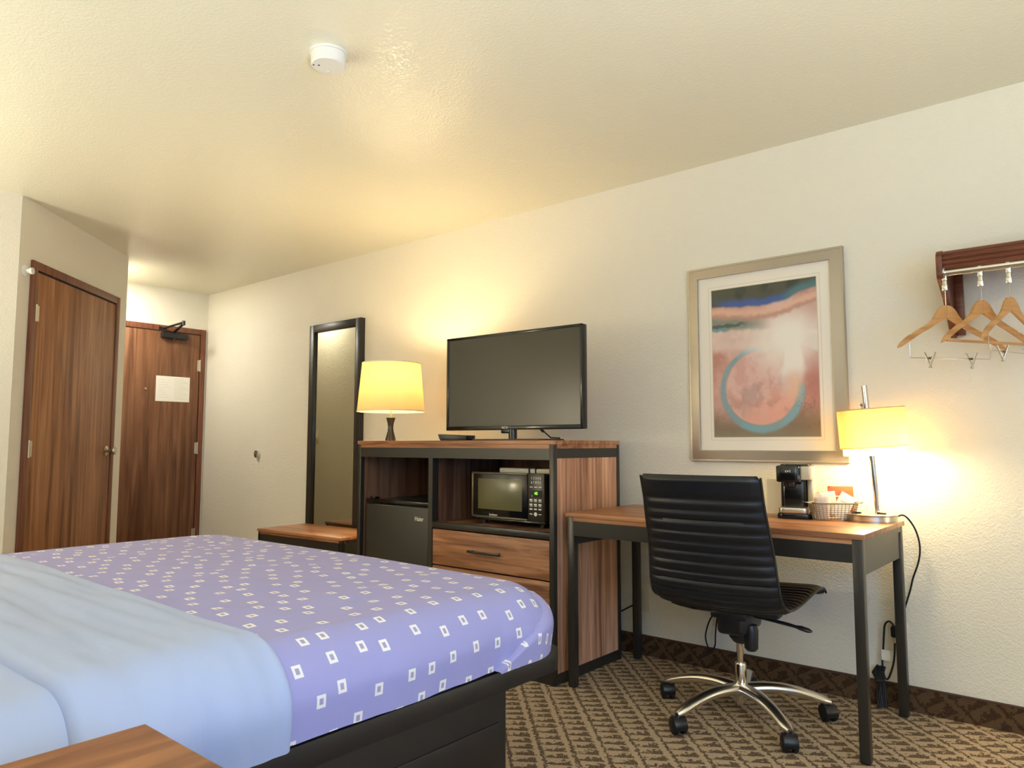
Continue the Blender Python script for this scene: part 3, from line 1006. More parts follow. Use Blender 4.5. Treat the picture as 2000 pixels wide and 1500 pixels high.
obj('end_face', MB().prism([(-0.0785, 0.003), (-0.076, 0.003), (-0.089, 0.031), (-0.0915, 0.031)], 'y', -0.043, 0.043), GLOSS, t, world=False)

# ------------------------------------------------------------------ lamp on the dresser
lx, ly = -3.318, 2.835
t = thing('table_lamp', 'table lamp with lit cream drum shade on the left end of the dresser', 'lamp', (lx, ly, RZ))
obj('base', MB().lathe([(0, 0), (0.030, 0), (0.031, 0.006), (0.030, 0.014), (0.024, 0.034), (0.0175, 0.058), (0.0155, 0.080), (0.0185, 0.104), (0.026, 0.130), (0.027, 0.136), (0, 0.137)], (lx, ly, RZ), 32), plain('bronze_glaze', (60, 58, 52), 0.2, 0.6), t)
obj('stem', MB().tube([(lx, ly, RZ+0.136), (lx, ly, RZ+0.22)], 0.006, 10), NICKEL, t)
S0, S1 = 1.258, 1.548
sh = obj('lamp_shade', MB().lathe([(0.198, S0), (0.172, S1), (0.170, S1), (0.196, S0)], (lx, ly, 0), 64, close=True), SHADE1, t)
obj('trim_band', MB().lathe([(0.1985, S0), (0.1975, S0+0.008), (0.1992, S0+0.008), (0.2002, S0)], (lx, ly, 0), 64, close=True), SHADETRIM, sh)
obj('trim_band', MB().lathe([(0.1722, S1-0.007), (0.1715, S1), (0.1735, S1), (0.1742, S1-0.007)], (lx, ly, 0), 64, close=True), SHADETRIM, sh)
mb = MB()
for a in range(3):
    mb.tube([(lx+0.008*cos(a*2.1), ly+0.008*sin(a*2.1), S1-0.03), (lx+0.170*cos(a*2.1), ly+0.170*sin(a*2.1), S1-0.008)], 0.0015, 6)
mb.tube([(lx, ly, RZ+0.2), (lx, ly, S1-0.025)], 0.003, 6)
obj('harp', mb, NICKEL, t)
light('table_lamp_bulb', 'POINT', (lx+0.01, ly-0.0, 1.462), 15, (1.0, 0.80, 0.46), 0.035)

# ------------------------------------------------------------------ desk
DX0, DX1, DF, DB, DZ = -1.947, -0.698, 2.690, 3.292, 0.762
t = thing('desk', 'walnut topped writing desk with slim black metal legs', 'desk', ((DX0+DX1)/2, (DF+DB)/2, 0))
g = 0.034
obj('desktop', MB().box(DX0, DX1, DF, DB, DZ-0.0185, DZ, 0.0015), WALNUT_TOP, t)
obj('trim_board', MB().box(DX0+0.04, DX1-0.04, DF+0.006, DF+0.024, DZ-0.036, DZ-0.0185).box(DX0+0.04, DX1-0.04, DB-0.024, DB-0.006, DZ-0.036, DZ-0.0185), WALNUT_TOP, t)
obj('apron', MB().box(DX0+0.04, DX1-0.04, DF+0.007, DF+0.027, 0.662, DZ-0.036).box(DX0+0.04, DX1-0.04, DB-0.027, DB-0.007, 0.662, DZ-0.036), BLACK, t)
for px, qx in ((DX1-0.026, DX1-0.012), (DX0+0.012, DX0+0.026)):
    obj('end_panel', MB().box(px, qx, DF+0.041, DB-0.041, 0.619, 0.721).box(px, qx+0.005 if px > -1 else qx, DF+0.041, DB-0.041, 0.7215, DZ-0.0185), BLACK, t)
for px in (DX0+0.007, DX1-0.007-g):
    for py in (DF+0.007, DB-0.007-g):
        lg = obj('leg', MB().box(px, px+g, py, py+g, 0.004, DZ-0.0185, 0.002), BLACK, t)
        obj('foot_cap', MB().box(px+0.003, px+g-0.003, py+0.003, py+g-0.003, 0, 0.006), PLASTIC, lg)

# ------------------------------------------------------------------ desk lamp (leans a little)
bx, by = -0.797, 3.192
t = thing('desk_lamp', 'nickel desk lamp with lit drum shade on the right end of the desk', 'lamp', (bx, by, DZ))
rc = Vector((0.766, 0.643, 0))
obj('base', MB().lathe([(0, 0), (0.094, 0), (0.094, 0.004), (0.0955, 0.006), (0.0955, 0.024), (0.0985, 0.027), (0.0985, 0.030), (0, 0.031)], (bx, by, DZ), 56), NICKEL, t)
for dd_ in ((-0.052, 0.01), (0.028, -0.03)):
    c = Vector((bx, by, DZ+0.031))+rc*dd_[0]+Vector((-0.643, 0.766, 0))*dd_[1]
    obj('power_socket', MB().box(c.x-0.016, c.x+0.016, c.y-0.010, c.y+0.010, c.z-0.001, c.z+0.005, 0.002), MATTE, t)
foot = Vector((bx, by, DZ+0.03))+rc*0.030
axis_dir = (Vector((0, 0, 1))-rc*0.072).normalized()
top = foot+axis_dir*0.517
obj('pole', MB().tube([foot, foot+axis_dir*0.25, top], 0.0112, 16).lathe([(0, 0), (0.013, 0), (0.013, 0.008), (0.009, 0.012)], tuple(foot), 20), CHROME, t)
tilt = Vector((0, 0, 1)).rotation_difference(axis_dir).to_matrix().to_4x4()
sc_ = foot+axis_dir*0.345+rc*0.012
Mx = Matrix.Translation(sc_) @ tilt
rs = 0.125
o1 = obj('lamp_shade', MB().lathe([(rs, -0.078), (rs, 0.078), (rs-0.0015, 0.078), (rs-0.0015, -0.078)], seg=64, mat=Mx, close=True), SHADE2, t)
obj('trim_band', MB().lathe([(rs+0.0002, 0.075), (rs+0.0002, 0.079), (rs+0.0012, 0.079), (rs+0.0012, 0.075)], seg=64, mat=Mx, close=True), DIFFUSER, o1)
obj('trim_band', MB().lathe([(rs+0.0002, -0.079), (rs+0.0002, -0.075), (rs+0.0012, -0.075), (rs+0.0012, -0.079)], seg=64, mat=Mx, close=True), DIFFUSER, o1)
obj('inner_diffuser', MB().lathe([(rs-0.009, -0.108), (rs-0.009, -0.074), (rs-0.0105, -0.074), (rs-0.0105, -0.108)], seg=64, mat=Mx, close=True), DIFFUSER, t)
mb = MB()
for a in range(3):
    e = Mx @ Vector((0.122*cos(a*2.1+0.4), 0.122*sin(a*2.1+0.4), 0.07))
    mb.tube([sc_+axis_dir*0.07-rc*0.012, e], 0.0018, 6)
obj('shade_ring', mb, NICKEL, t)
obj('top_diffuser', MB().lathe([(0.012, 0.074), (rs-0.003, 0.074), (rs-0.003, 0.076), (0.012, 0.076)], seg=48, mat=Mx, close=True), TOPDIFF, t)
kp = foot+axis_dir*0.437
obj('thumb_screw', MB().tube([kp, kp-rc*0.018-Vector((0, 0.012, 0))], 0.006, 10).tube([kp-rc*0.012-Vector((0, 0.01, 0.014)), kp-rc*0.012-Vector((0, 0.01, -0.008))], 0.005, 10), NICKEL, t)
lb = sc_-axis_dir*0.082
light('desk_lamp_bulb', 'POINT', tuple(lb+rc*0.035), 6.8, (1.0, 0.80, 0.46), 0.03)
# lamp cord
mb = MB().tube(smooth([(-0.722, 3.235, 0.775), (-0.70, 3.27, 0.786), (-0.682, 3.30, 0.765), (-0.662, 3.315, 0.72), (-0.652, 3.32, 0.66), (-0.660, 3.325, 0.60), (-0.684, 3.33, 0.53), (-0.700, 3.335, 0.47), (-0.735, 3.335, 0.36), (-0.748, 3.325, 0.33)]), 0.0035, 8)
obj('lamp_cord', mb, MATTE, t)

# ------------------------------------------------------------------ cords and plugs at the wall
def splug(x, zc, label, pts, tagp=None, bundle=False):
    t = thing('power_cord', label, 'cord', (x, W, zc))
    obj('plug', MB().box(x-0.014, x+0.014, W-0.042, W-0.0095, zc-0.025, zc+0.02, 0.007), MATTE, t)
    obj('cable', MB().tube(smooth(pts), 0.0038, 8), MATTE, t)
    if tagp:
        obj('paper_tag', MB().box(tagp[0]-0.016, tagp[0]+0.016, W-0.034, W-0.033, tagp[1]-0.042, tagp[1]), PAPER, t)
    if bundle:
        mb = MB()
        for k in range(5):
            dx = (k-2)*0.006
            mb.tube([(-0.812+dx, W-0.03-0.004*(k % 3), 0.165-0.01*(k % 2)), (-0.826+dx*1.5, W-0.035, 0.135), (-0.812+dx*0.8, W-0.032-0.004*(k % 2), 0.09), (-0.815+dx*1.3, W-0.04, 0.045), (-0.808+dx*1.1, W-0.05, 0.006)], 0.006, 8)
        mb.tube([(-0.83, W-0.036, 0.105), (-0.80, W-0.03, 0.108)], 0.010, 10)
        obj('coiled_bundle', mb, MATTE, t)
    return t


splug(-0.757, 0.312, 'black cord with paper tag and bundled coil beside the right rear desk leg',
      [(-0.757, W-0.04, 0.335), (-0.772, W-0.045, 0.352), (-0.790, W-0.04, 0.335), (-0.797, W-0.035, 0.29), (-0.803, W-0.03, 0.23), (-0.808, W-0.03, 0.17), (-0.80, W-0.03, 0.12), (-0.785, W-0.03, 0.125), (-0.765, W-0.03, 0.19), (-0.757, W-0.035, 0.265)], (-0.793, 0.232), True)
splug(-1.508, 0.268, 'black cord hanging in a loop under the desk behind the chair',
      [(-1.508, W-0.045, 0.275), (-1.535, W-0.05, 0.262), (-1.563, W-0.04, 0.215), (-1.582, W-0.03, 0.155), (-1.570, W-0.03, 0.108), (-1.548, W-0.03, 0.10), (-1.534, W-0.03, 0.125), (-1.532, W-0.03, 0.165), (-1.527, W-0.03, 0.215), (-1.515, W-0.04, 0.262)])
o = obj('dresser_cord', MB().tube([(-2.12, W-0.012, 0.165), (-2.06, W-0.012, 0.20), (-2.0, W-0.012, 0.235), (-1.96, W-0.012, 0.25)], 0.0035, 8), MATTE)
tag(o, 'thin black cord along the wall between the dresser and the desk leg', 'cord')

# ------------------------------------------------------------------ coffee maker
cx_, cy_ = -1.085, 3.165
ca = radians(14)
t = thing('coffee_maker', 'black and silver single serve coffee maker on the desk beside the basket', 'coffee maker', (cx_, cy_, DZ), ca)
obj('base', MB().prism(rounded_rect(-0.066, 0.072, -0.105, 0.075, 0.03), 'z', 0, 0.022, 0.004), GLOSS, t, world=False)
obj('drip_tray', MB().prism(rounded_rect(-0.060, 0.058, -0.10, 0.0, 0.02), 'z', 0.022, 0.046, 0.004), NICKEL, t, world=False)
obj('brew_column', MB().prism(rounded_rect(-0.056, 0.052, -0.035, 0.07, 0.025), 'z', 0.022, 0.165, 0.003), GLOSS, t, world=False)
hd = obj('brew_head', MB().prism(rounded_rect(-0.066, 0.030, -0.098, 0.05, 0.02), 'z', 0.150, 0.218, 0.006), GLOSS, t, world=False)
obj('water_tank', MB().prism(rounded_rect(0.020, 0.078, -0.085, 0.075, 0.02), 'z', 0.160, 0.216, 0.004).prism(rounded_rect(0.050, 0.078, -0.03, 0.075, 0.013), 'z', 0.022, 0.16, 0.003), plain('smoked_clear', (196, 186, 158), 0.15), t, world=False)
obj('lid', MB().prism(rounded_rect(-0.052, 0.066, -0.075, 0.065, 0.03), 'z', 0.216, 0.224, 0.003), GLOSS, t, world=False)
obj('nozzle', MB().lathe([(0, 0.13), (0.022, 0.13), (0.026, 0.152), (0, 0.152)], (-0.018, -0.06, 0), 24), GLOSS, t, world=False)
lettering('lettering', 'cv1', 0.016, WHITEINK, hd, facing_minus_y(-0.018, -0.0985, 0.196, 1.1))
o = obj('tent_card', MB().box(-1.243, -1.152, W-0.09, W-0.087, DZ, DZ+0.152, mat=None), IVORY, None, False)
tag(o, 'plain cream card standing behind the chair back beside the coffee maker', 'card')

# ------------------------------------------------------------------ wire basket and its packets
kx_, ky_ = -0.925, 3.135
t = thing('wire_basket', 'chrome wire mesh basket of coffee supplies on the desk', 'basket', (kx_, ky_, DZ), radians(38))


def basket_pt(a, s):
    """a: angle, s: 0 bottom .. 1 rim"""
    n = 3.2
    ca_, sa_ = cos(a), sin(a)
    k = (abs(ca_)**n+abs(sa_)**n)**(-1/n)
    A, B = 0.078+0.016*s, 0.042+0.012*s
    return Vector((A*k*ca_, B*k*sa_, 0.003+s*0.066))


mb = MB()
for i in range(40):
    a = 2*pi*i/40
    mb.tube([basket_pt(a, 0), basket_pt(a, 0.5), basket_pt(a, 1)], 0.0010, 5, False)
for s in (0.0, 0.125, 0.25, 0.375, 0.5, 0.625, 0.75, 0.875):
    mb.tube([basket_pt(2*pi*i/40, s) for i in range(41)], 0.0010, 5, False)
for i in range(-6, 7):
    mb.tube([(i*0.011, -0.036, 0.003), (i*0.011, 0.036, 0.003)], 0.0007, 5, False)
obj('mesh', mb, WIRE, t, world=False)
obj('rim', MB().tube([basket_pt(2*pi*i/48, 1) for i in range(49)], 0.0026, 8, False), WIRE, t, world=False)
for sg in (-1, 1):
    obj('handle', MB().tube([(sg*0.092, -0.022, 0.069), (sg*0.112, -0.02, 0.073), (sg*0.114, 0.02, 0.073), (sg*0.092, 0.022, 0.069)], 0.0022, 8), CHROME, t, world=False)


def packet(name, label, cat, ctr, w, h, th, rx, rz, mat, stripe=None, ry=0.0):
    t = thing(name, label, cat, ctr, 0)
    rows_f, rows_b = [], []
    for i in range(9):
        a, b = [], []
        for j in range(9):
            uu, vv = j/8*2-1, i/8*2-1
            puff = th*max(0, (1-uu**4))*max(0, (1-vv**4))+0.0004
            wr = 0.0012*N3(uu*3, vv*3, h*90)
            a.append((uu*w/2, -puff+wr, h/2+vv*h/2))
            b.append((uu*w/2, puff+wr, h/2+vv*h/2))
        rows_f.append(a)
        rows_b.append(b)
    R = Matrix.Rotation(rz, 4, 'Z') @ Matrix.Rotation(rx, 4, 'X') @ Matrix.Rotation(ry, 4, 'Y')
    mb = MB().grid(rows_f).grid(rows_b)
    bmesh.ops.remove_doubles(mb.bm, verts=mb.bm.verts, dist=0.0009)
    bmesh.ops.recalc_face_normals(mb.bm, faces=mb.bm.faces[:])
    bmesh.ops.transform(mb.bm, matrix=R, verts=mb.bm.verts)
    obj('pouch', mb, mat, t, world=False)
    if stripe:
        mb = MB().box(-w*0.3, w*0.25, -th-0.0016, -th-0.0004, h*0.62, h*0.66)
        bmesh.ops.transform(mb.bm, matrix=R, verts=mb.bm.verts)
        obj('stripe', mb, stripe, t, world=False)
    return t


ORANGE = plain('orange_foil', (206, 96, 48), 0.35, 0, 0.3, 60)
packet('coffee_packet', 'orange coffee packet standing at the back of the basket', 'packet', (-0.905, 3.185, DZ+0.02), 0.10, 0.115, 0.006, radians(-8), radians(30), ORANGE, PAPER)
packet('creamer_packet', 'white packet leaning to the right in the basket', 'packet', (-0.908, 3.130, DZ+0.014), 0.062, 0.105, 0.004, radians(-12), radians(35), PAPER, INK, radians(32))
packet('napkin_packet', 'clear wrapped white napkin packet in the middle of the basket', 'packet', (-0.938, 3.14, DZ+0.01), 0.065, 0.104, 0.007, radians(-4), radians(30), plain('cloudy_wrap', (240, 232, 210), 0.2), None, radians(-6))
t = thing('wrapped_cup', 'plastic wrapped pale cup in the left side of the basket', 'cup', (-0.958, 3.109, DZ+0.007), 0.0)
obj('cup', MB().lathe([(0, 0), (0.023, 0), (0.030, 0.085), (0.0285, 0.085), (0.022, 0.003), (0, 0.003)], seg=28), plain('pale_paper_cup', (232, 208, 176), 0.5), t, world=False)
mb = MB().lathe([(0.025, -0.001), (0.033, 0.088), (0.030, 0.098), (0.018, 0.106)], seg=22)
for v in mb.bm.verts:
    v.co += Vector((0.002*N3(v.co.x*60, v.co.y*60, v.co.z*60), 0.002*N3(v.co.y*70, v.co.z*50), 0.003*N3(v.co.x*80, v.co.y*80)))
wrapm, nt, p = newmat('clear_wrap')
p.inputs['Base Color'].default_value = (0.95, 0.93, 0.88, 1)
p.inputs['Roughness'].default_value = 0.15
p.inputs['Alpha'].default_value = 0.35
obj('wrap', mb, wrapm, t, world=False)

# ------------------------------------------------------------------ office chair
HEAD = radians(4.0)
t = thing('office_chair', 'black ribbed leather office chair on chrome five star base at the desk', 'chair', (-1.208, 2.84, 0), HEAD)
# profile of the shell: (y, z), backrest top to seat front
PROF = [(-0.435, 0.960), (-0.415, 0.90), (-0.390, 0.82), (-0.362, 0.74), (-0.335, 0.66), (-0.312, 0.59), (-0.290, 0.535), (-0.258, 0.492), (-0.210, 0.468), (-0.150, 0.459), (-0.07, 0.458), (0.03, 0.463), (0.13, 0.470), (0.22, 0.476), (0.285, 0.472), (0.325, 0.458), (0.342, 0.438)]


def catmull(pts, n):
    out = []
    P = [pts[0]]+list(pts)+[pts[-1]]
    for i in range(1, len(P)-2):
        for k in range(n):
            s = k/n
            a = [0.5*((2*P[i][d])+(-P[i-1][d]+P[i+1][d])*s+(2*P[i-1][d]-5*P[i][d]+4*P[i+1][d]-P[i+2][d])*s*s+(-P[i-1][d]+3*P[i][d]-3*P[i+1][d]+P[i+2][d])*s**3) for d in range(2)]
            out.append(tuple(a))
    out.append(tuple(pts[-1]))
    return out


CP = catmull(PROF, 12)
acc = [0.0]
for a, b in zip(CP, CP[1:]):
    acc.append(acc[-1]+math.dist(a, b))
LT = acc[-1]


def shell_rows(i0, i1, first_groove, pitch):
    rows = []
    nx = 26
    for i in range(i0, i1+1):
        y, z = CP[i]
        a, b = CP[max(i-1, 0)], CP[min(i+1, len(CP)-1)]
        ty, tz = b[0]-a[0], b[1]-a[1]
        l = math.hypot(ty, tz)
        ny, nz = tz/l, -ty/l            # points back / down: outer side
        s = acc[i]
        ph = ((s-first_groove)/pitch) % 1.0 if s > first_groove else 0.5
        rib = abs(sin(pi*ph))**0.45 if s > first_groove else min(1, (first_groove-s)/0.02)**0.5 if s < first_groove else 0
        wfrac = s/LT
        hw = 0.224+0.026*min(1, max(0, (s-0.1)/0.45))
        tip = min(1.0, s/0.012, (LT-s)/0.03+0.3)
        rc_ = min(s, LT-s)
        if rc_ < 0.03:
            hw -= 0.012*(1-rc_/0.03)**2
        back = max(0.0, min(1.0, (0.50-s)/0.2))
        ring_o, ring_i = [], []
        for j in range(nx+1):
            q = j/nx*2-1
            edge = (1-abs(q)**8)**0.5
            curve = (0.030*back-0.0)*q*q
            dip = 0.012*(1-back)*(q*q)
            th_o = (0.006+0.0125*rib)*edge*tip
            th_i = (0.006+0.0095*rib)*edge*tip
            ring_o.append((q*hw, y+ny*th_o+curve, z+nz*th_o+dip))
            ring_i.append((q*hw, y-ny*th_i+curve, z-nz*th_i+dip))
        rows.append(ring_o+ring_i[::-1])
    return rows


def shell(i0, i1):
    rows = shell_rows(i0, i1, 0.088, 0.0405)
    mb = MB().grid(rows, closed=True)
    for r in (0, -1):
        pass
    bmesh.ops.holes_fill(mb.bm, edges=[e for e in mb.bm.edges if e.is_boundary], sides=0)
    bmesh.ops.recalc_face_normals(mb.bm, faces=mb.bm.faces[:])
    return mb


split = next(i for i, s in enumerate(acc) if s > 0.53)
obj('backrest', shell(0, split), LEATHER, t, world=False, angle=75)
obj('seat', shell(split, len(CP)-1), LEATHER, t, world=False, angle=75)
for sg in (-1, 1):
    pts = []
    for i in range(2, len(CP)-2, 3):
        s = acc[i]
        back = max(0.0, min(1.0, (0.50-s)/0.2))
        hw = 0.224+0.026*min(1, max(0, (s-0.1)/0.45))
        pts.append((sg*hw, CP[i][0]+0.030*back, CP[i][1]+0.012*(1-back)))
    obj('edge_piping', MB().tube(pts, 0.0045, 8), plain('piping_vinyl', (46, 44, 40), 0.25), t, world=False)
obj('seat_bracket', MB().box(-0.19, 0.19, -0.13, -0.07, 0.425, 0.446, 0.006).box(-0.19, 0.19, 0.08, 0.14, 0.425, 0.46, 0.006).box(-0.07, 0.07, -0.13, 0.14, 0.40, 0.43, 0.008), PLASTIC, t, world=False)
obj('tilt_mechanism', MB().box(-0.055, 0.055, -0.11, 0.12, 0.335, 0.425, 0.02, 3).lathe([(0, 0.293), (0.036, 0.293), (0.052, 0.312), (0.056, 0.36), (0, 0.37)], (0.012, 0, 0), seg=28), PLASTIC, t, world=False)
obj('tension_knob', MB().lathe([(0, 0.272), (0.018, 0.272), (0.026, 0.282), (0.028, 0.35), (0.022, 0.37), (0, 0.37)], (0.055, -0.03, 0), 24), PLASTIC, t, world=False)
obj('height_lever', MB().tube([(0.05, -0.02, 0.405), (0.12, -0.03, 0.400), (0.20, -0.035, 0.392), (0.225, -0.035, 0.388), (0.245, -0.037, 0.386), (0.272, -0.04, 0.381), (0.285, -0.04, 0.379)], [0.009, 0.009, 0.009, 0.008, 0.013, 0.012, 0.005], 12, rz=0.7), PLASTIC, t, world=False)
obj('tilt_lever', MB().tube([(-0.05, -0.08, 0.418), (-0.14, -0.12, 0.427), (-0.19, -0.13, 0.436), (-0.225, -0.135, 0.440)], [0.010, 0.011, 0.012, 0.006], 12, rz=0.7), PLASTIC, t, world=False)
obj('gas_cylinder', MB().lathe([(0, 0.20), (0.0135, 0.20), (0.0135, 0.30), (0, 0.30)], seg=24), CHROME, t, world=False)
obj('column_sleeve', MB().lathe([(0, 0.06), (0.020, 0.06), (0.022, 0.10), (0.0225, 0.205), (0.020, 0.211), (0.014, 0.211)], seg=28), CHROME, t, world=False)
sb = obj('star_base', MB().lathe([(0, 0.085), (0.034, 0.085), (0.040, 0.10), (0.038, 0.125), (0.025, 0.135), (0, 0.135)], seg=32), CHROME, t, world=False)
for k in range(5):
    a = radians(33.7+72*k)-HEAD
    dx, dy = cos(a), sin(a)
    pts, rr = [], []
    for i in range(15):
        f = i/14
        r = 0.018+0.318*f
        pts.append((dx*r, dy*r, 0.112+0.012*sin(pi*min(1, f*1.1))-0.040*f**2.2))
        rr.append(0.032-0.0095*f if f < 0.93 else 0.0232-0.008*(f-0.93)/0.07)
    obj('arm', MB().tube(pts, rr, 16, rz=0.72), ALU, sb, world=False)
    ex_, ey_ = dx*0.328, dy*0.328
    ck = radians(-54+(9, -14, 4, 12, -6)[k])
    Rm = Matrix.Translation((ex_, ey_, 0)) @ Matrix.Rotation(ck, 4, 'Z') @ Matrix.Scale(1.17, 4)
    hood = MB()
    arc = [(-0.026, 0.018)]+[(0.028*cos(radians(th)), 0.028+0.028*sin(radians(th))) for th in range(170, -20, -19)]+[(0.024, 0.016), (0.018, 0.03), (-0.016, 0.03)]
    hood.prism(arc, 'y', -0.022, 0.022, 0.003, mat=Rm)
    hood.tube([(ex_, ey_, 0.05), (ex_, ey_, 0.074)], 0.010, 12)
    cs = obj('caster', hood, PLASTIC, t, world=False)
    for sg in (-1, 1):
        wl = MB().lathe([(0, -0.008), (0.020, -0.008), (0.0255, -0.005), (0.0255, 0.005), (0.020, 0.008), (0, 0.008)], seg=24, mat=Rm @ Matrix.Translation((0, sg*0.0145, 0.0255)) @ Matrix.Rotation(radians(90), 4, 'X'))
        obj('wheel', wl, MATTE, cs, world=False)

# ------------------------------------------------------------------ framed print
PX0, PX1, PZ0, PZ1 = -1.644, -0.906, 0.987, 1.939
t = thing('framed_print', 'framed abstract print of a turquoise ring on pink above the desk', 'picture', ((PX0+PX1)/2, W, PZ0))
fw_ = 0.0545


def mitred(x0, x1, z0, z1, prof):
    """prof: list of (inset, y); sweeps a section round a rectangle with mitred corners"""
    rows = []
    for ins, y in prof:
        rows.append([(x0+ins, y, z0+ins), (x1-ins, y, z0+ins), (x1-ins, y, z1-ins), (x0+ins, y, z1-ins)])
    mb = MB().grid(rows, closed=True)
    bmesh.ops.recalc_face_normals(mb.bm, faces=mb.bm.faces[:])
    return mb


obj('frame', mitred(PX0, PX1, PZ0, PZ1, [(0, W-0.001), (0, W-0.020), (0.002, W-0.022), (0.009, W-0.022), (0.010, W-0.0205), (fw_-0.003, W-0.030), (fw_, W-0.029), (fw_, W-0.012)]), CHAMPAGNE, t, angle=20)
obj('mat', MB().box(PX0+0.02, PX1-0.02, W-0.016, W-0.004, PZ0+0.02, PZ1-0.02), MATBOARD, t, False)
AXa, AXb, AZa, AZb = -1.520, -1.0235, 1.1035, 1.8195
mb = MB()
for (ins, ww) in ((0.016, 0.0016), (0.003, 0.003)):
    a, b, c, d = AXa-ins, AXb+ins, AZa-ins, AZb+ins
    mb.box(a, b, W-0.0166, W-0.0155, c, c+ww).box(a, b, W-0.0166, W-0.0155, d-ww, d).box(a, a+ww, W-0.0166, W-0.0155, c, d).box(b-ww, b, W-0.0166, W-0.0155, c, d)
obj('mat_bevel', mb, MATLINE, t, False)


def fbm(x, y, s):
    return N3(x, y, s)+0.5*N3(x*2.1, y*2.1, s+5)+0.25*N3(x*4.3, y*4.3, s+9)


def sstep(a, b, x):
    k = max(0.0, min(1.0, (x-a)/(b-a)))
    return k*k*(3-2*k)


def lerp3(a, b, f):
    return tuple(a[i]+(b[i]-a[i])*f for i in range(3))


def art(u, v):
    """u: 0..1 to the right, v: 0..1 downwards -> sRGB"""
    x, y = u*0.497, v*0.716
    n1, n2, n3 = fbm(u*4, v*5, 1), fbm(u*9, v*11, 2), fbm(u*22, v*26, 3)
    c = lerp3((206, 160, 146), (188, 134, 120), sstep(-0.4, 0.5, n1))
    c = lerp3(c, (222, 178, 158), 0.5*sstep(0.1, 0.6, n2))
    # lower ground
    c = lerp3(c, (132, 112, 92), sstep(0.80, 0.98, v+0.05*n1+0.10*abs(u-0.5)))
    c = lerp3(c, (140, 134, 108), 0.6*sstep(0.93, 1.0, v+0.02*n2))
    # right shoulder
    c = lerp3(c, (182, 118, 108), 0.7*sstep(0.82, 0.97, u+0.04*n1)*sstep(0.32, 0.42, v)*(1-sstep(0.7, 0.85, v)))
    c = lerp3(c, (96, 84, 88), 0.7*sstep(0.90, 0.98, u+0.05*n2)*(1-sstep(0.03, 0.07, abs(v-0.40+0.03*n1))))
    # ring
    dx, dy = x-0.235, y-0.492
    rr = math.hypot(dx*1.0, dy*0.985)
    ang = math.degrees(math.atan2(-dy, dx))
    R0 = 0.186
    inside = 1-sstep(R0-0.022, R0-0.012, rr)
    ci = lerp3((220, 182, 170), (210, 164, 152), sstep(-0.3, 0.5, n2))
    ci = lerp3(ci, (178, 146, 138), 0.6*sstep(0.1, 0.5, n1+0.3*n3))
    ci = lerp3(ci, (226, 168, 150), sstep(0.70, 0.86, v+0.25*(u-0.5)+0.06*n2))
    ci = lerp3(ci, (176, 132, 122), 0.45*sstep(-0.1, 0.6, n2+0.3*n3)*sstep(0.68, 0.80, v)*(1-sstep(0.84, 0.92, v)))
    c = lerp3(c, ci, inside)
    wring = 0.0160+0.004*sin(radians(ang*1.0+160))+0.002*n3
    ring = 1-sstep(wring*0.45, wring*1.35, abs(rr-R0+0.002*n2))
    gap = 1.0
    if 8 < ang < 78:
        gap = 0.0
    elif -2 < ang <= 8:
        gap = (8-ang)/10
    elif 78 <= ang < 100:
        gap = (ang-78)/22
    c = lerp3(c, lerp3((128, 160, 168), (126, 172, 184), sstep(-0.4, 0.4, n1)), 0.92*ring*gap)
    # white mist, partly painted glare: band across, column falling to the ring
    mist = (1-sstep(0.05, 0.13, abs(v-0.355+0.03*n1-0.05*(u-0.3))))*0.9
    col = (1-sstep(0.06, 0.17, abs(u-0.77+0.03*n1)))*sstep(0.22, 0.36, v)*(1-sstep(0.54, 0.74, v))
    glow = 1-sstep(0.05, 0.34, math.hypot((u-0.74)*0.62, (v-0.36)))
    m = max(mist*(0.6+0.4*sstep(0.2, 0.6, u)), col, glow)
    c = lerp3(c, (240, 232, 220), min(1, m))
    c = lerp3(c, (228, 190, 160), 0.7*(1-sstep(0.02, 0.10, abs(u-0.78)))*sstep(0.55, 0.66, v)*(1-sstep(0.70, 0.82, v)))
    # grey green valley on the left
    val = (1-sstep(0.03, 0.065, abs(v-0.235-0.05*(u-0.2)+0.015*n2)))*(1-sstep(0.30, 0.62, u))
    c = lerp3(c, (126, 138, 124), 0.9*val)
    c = lerp3(c, (70, 76, 70), 0.7*(1-sstep(0.006, 0.016, abs(v-0.258+0.03*u+0.012*n3)))*(1-sstep(0.25, 0.38, u)))
    c = lerp3(c, (96, 146, 160), 0.7*(1-sstep(0.006, 0.014, abs(v-0.275+0.02*n2)))*(1-sstep(0.12, 0.2, u)))
    # peach ridge
    rid = v-(0.155-0.04*sstep(0.55, 1.0, u)+0.035*sin(u*3.1)*(u < 1)-0.02+0.012*n2)
    c = lerp3(c, (226, 182, 158), 0.9*(1-sstep(0.012, 0.05, abs(rid-0.025))))
    c = lerp3(c, (168, 124, 110), 0.55*(1-sstep(0.0, 0.03, abs(rid-0.045+0.01*n3))))
    # dark sky with a blue ribbon
    edge = 0.128-0.055*sstep(0.55, 1.0, u)+0.03*sin(u*3.1)-0.015+0.010*n2
    sky = 1-sstep(edge-0.012, edge+0.010, v)
    cs_ = lerp3((82, 82, 66), (64, 66, 58), sstep(-0.2, 0.4, n1))
    blue = 1-sstep(0.004, 0.060, abs(v-edge+0.018))
    cs_ = lerp3(cs_, lerp3((70, 94, 158), (84, 122, 128), sstep(0.55, 0.85, u+0.1*n1)), blue*sstep(-0.05, 0.2, u))
    c = lerp3(c, cs_, sky)
    # dry branches on the right
    br = 1-sstep(0.03, 0.12, abs(n3))
    c = lerp3(c, (122, 94, 84), 0.4*br*sstep(0.74, 0.86, u)*sstep(0.70, 0.78, v)*(1-sstep(0.93, 0.97, v)))
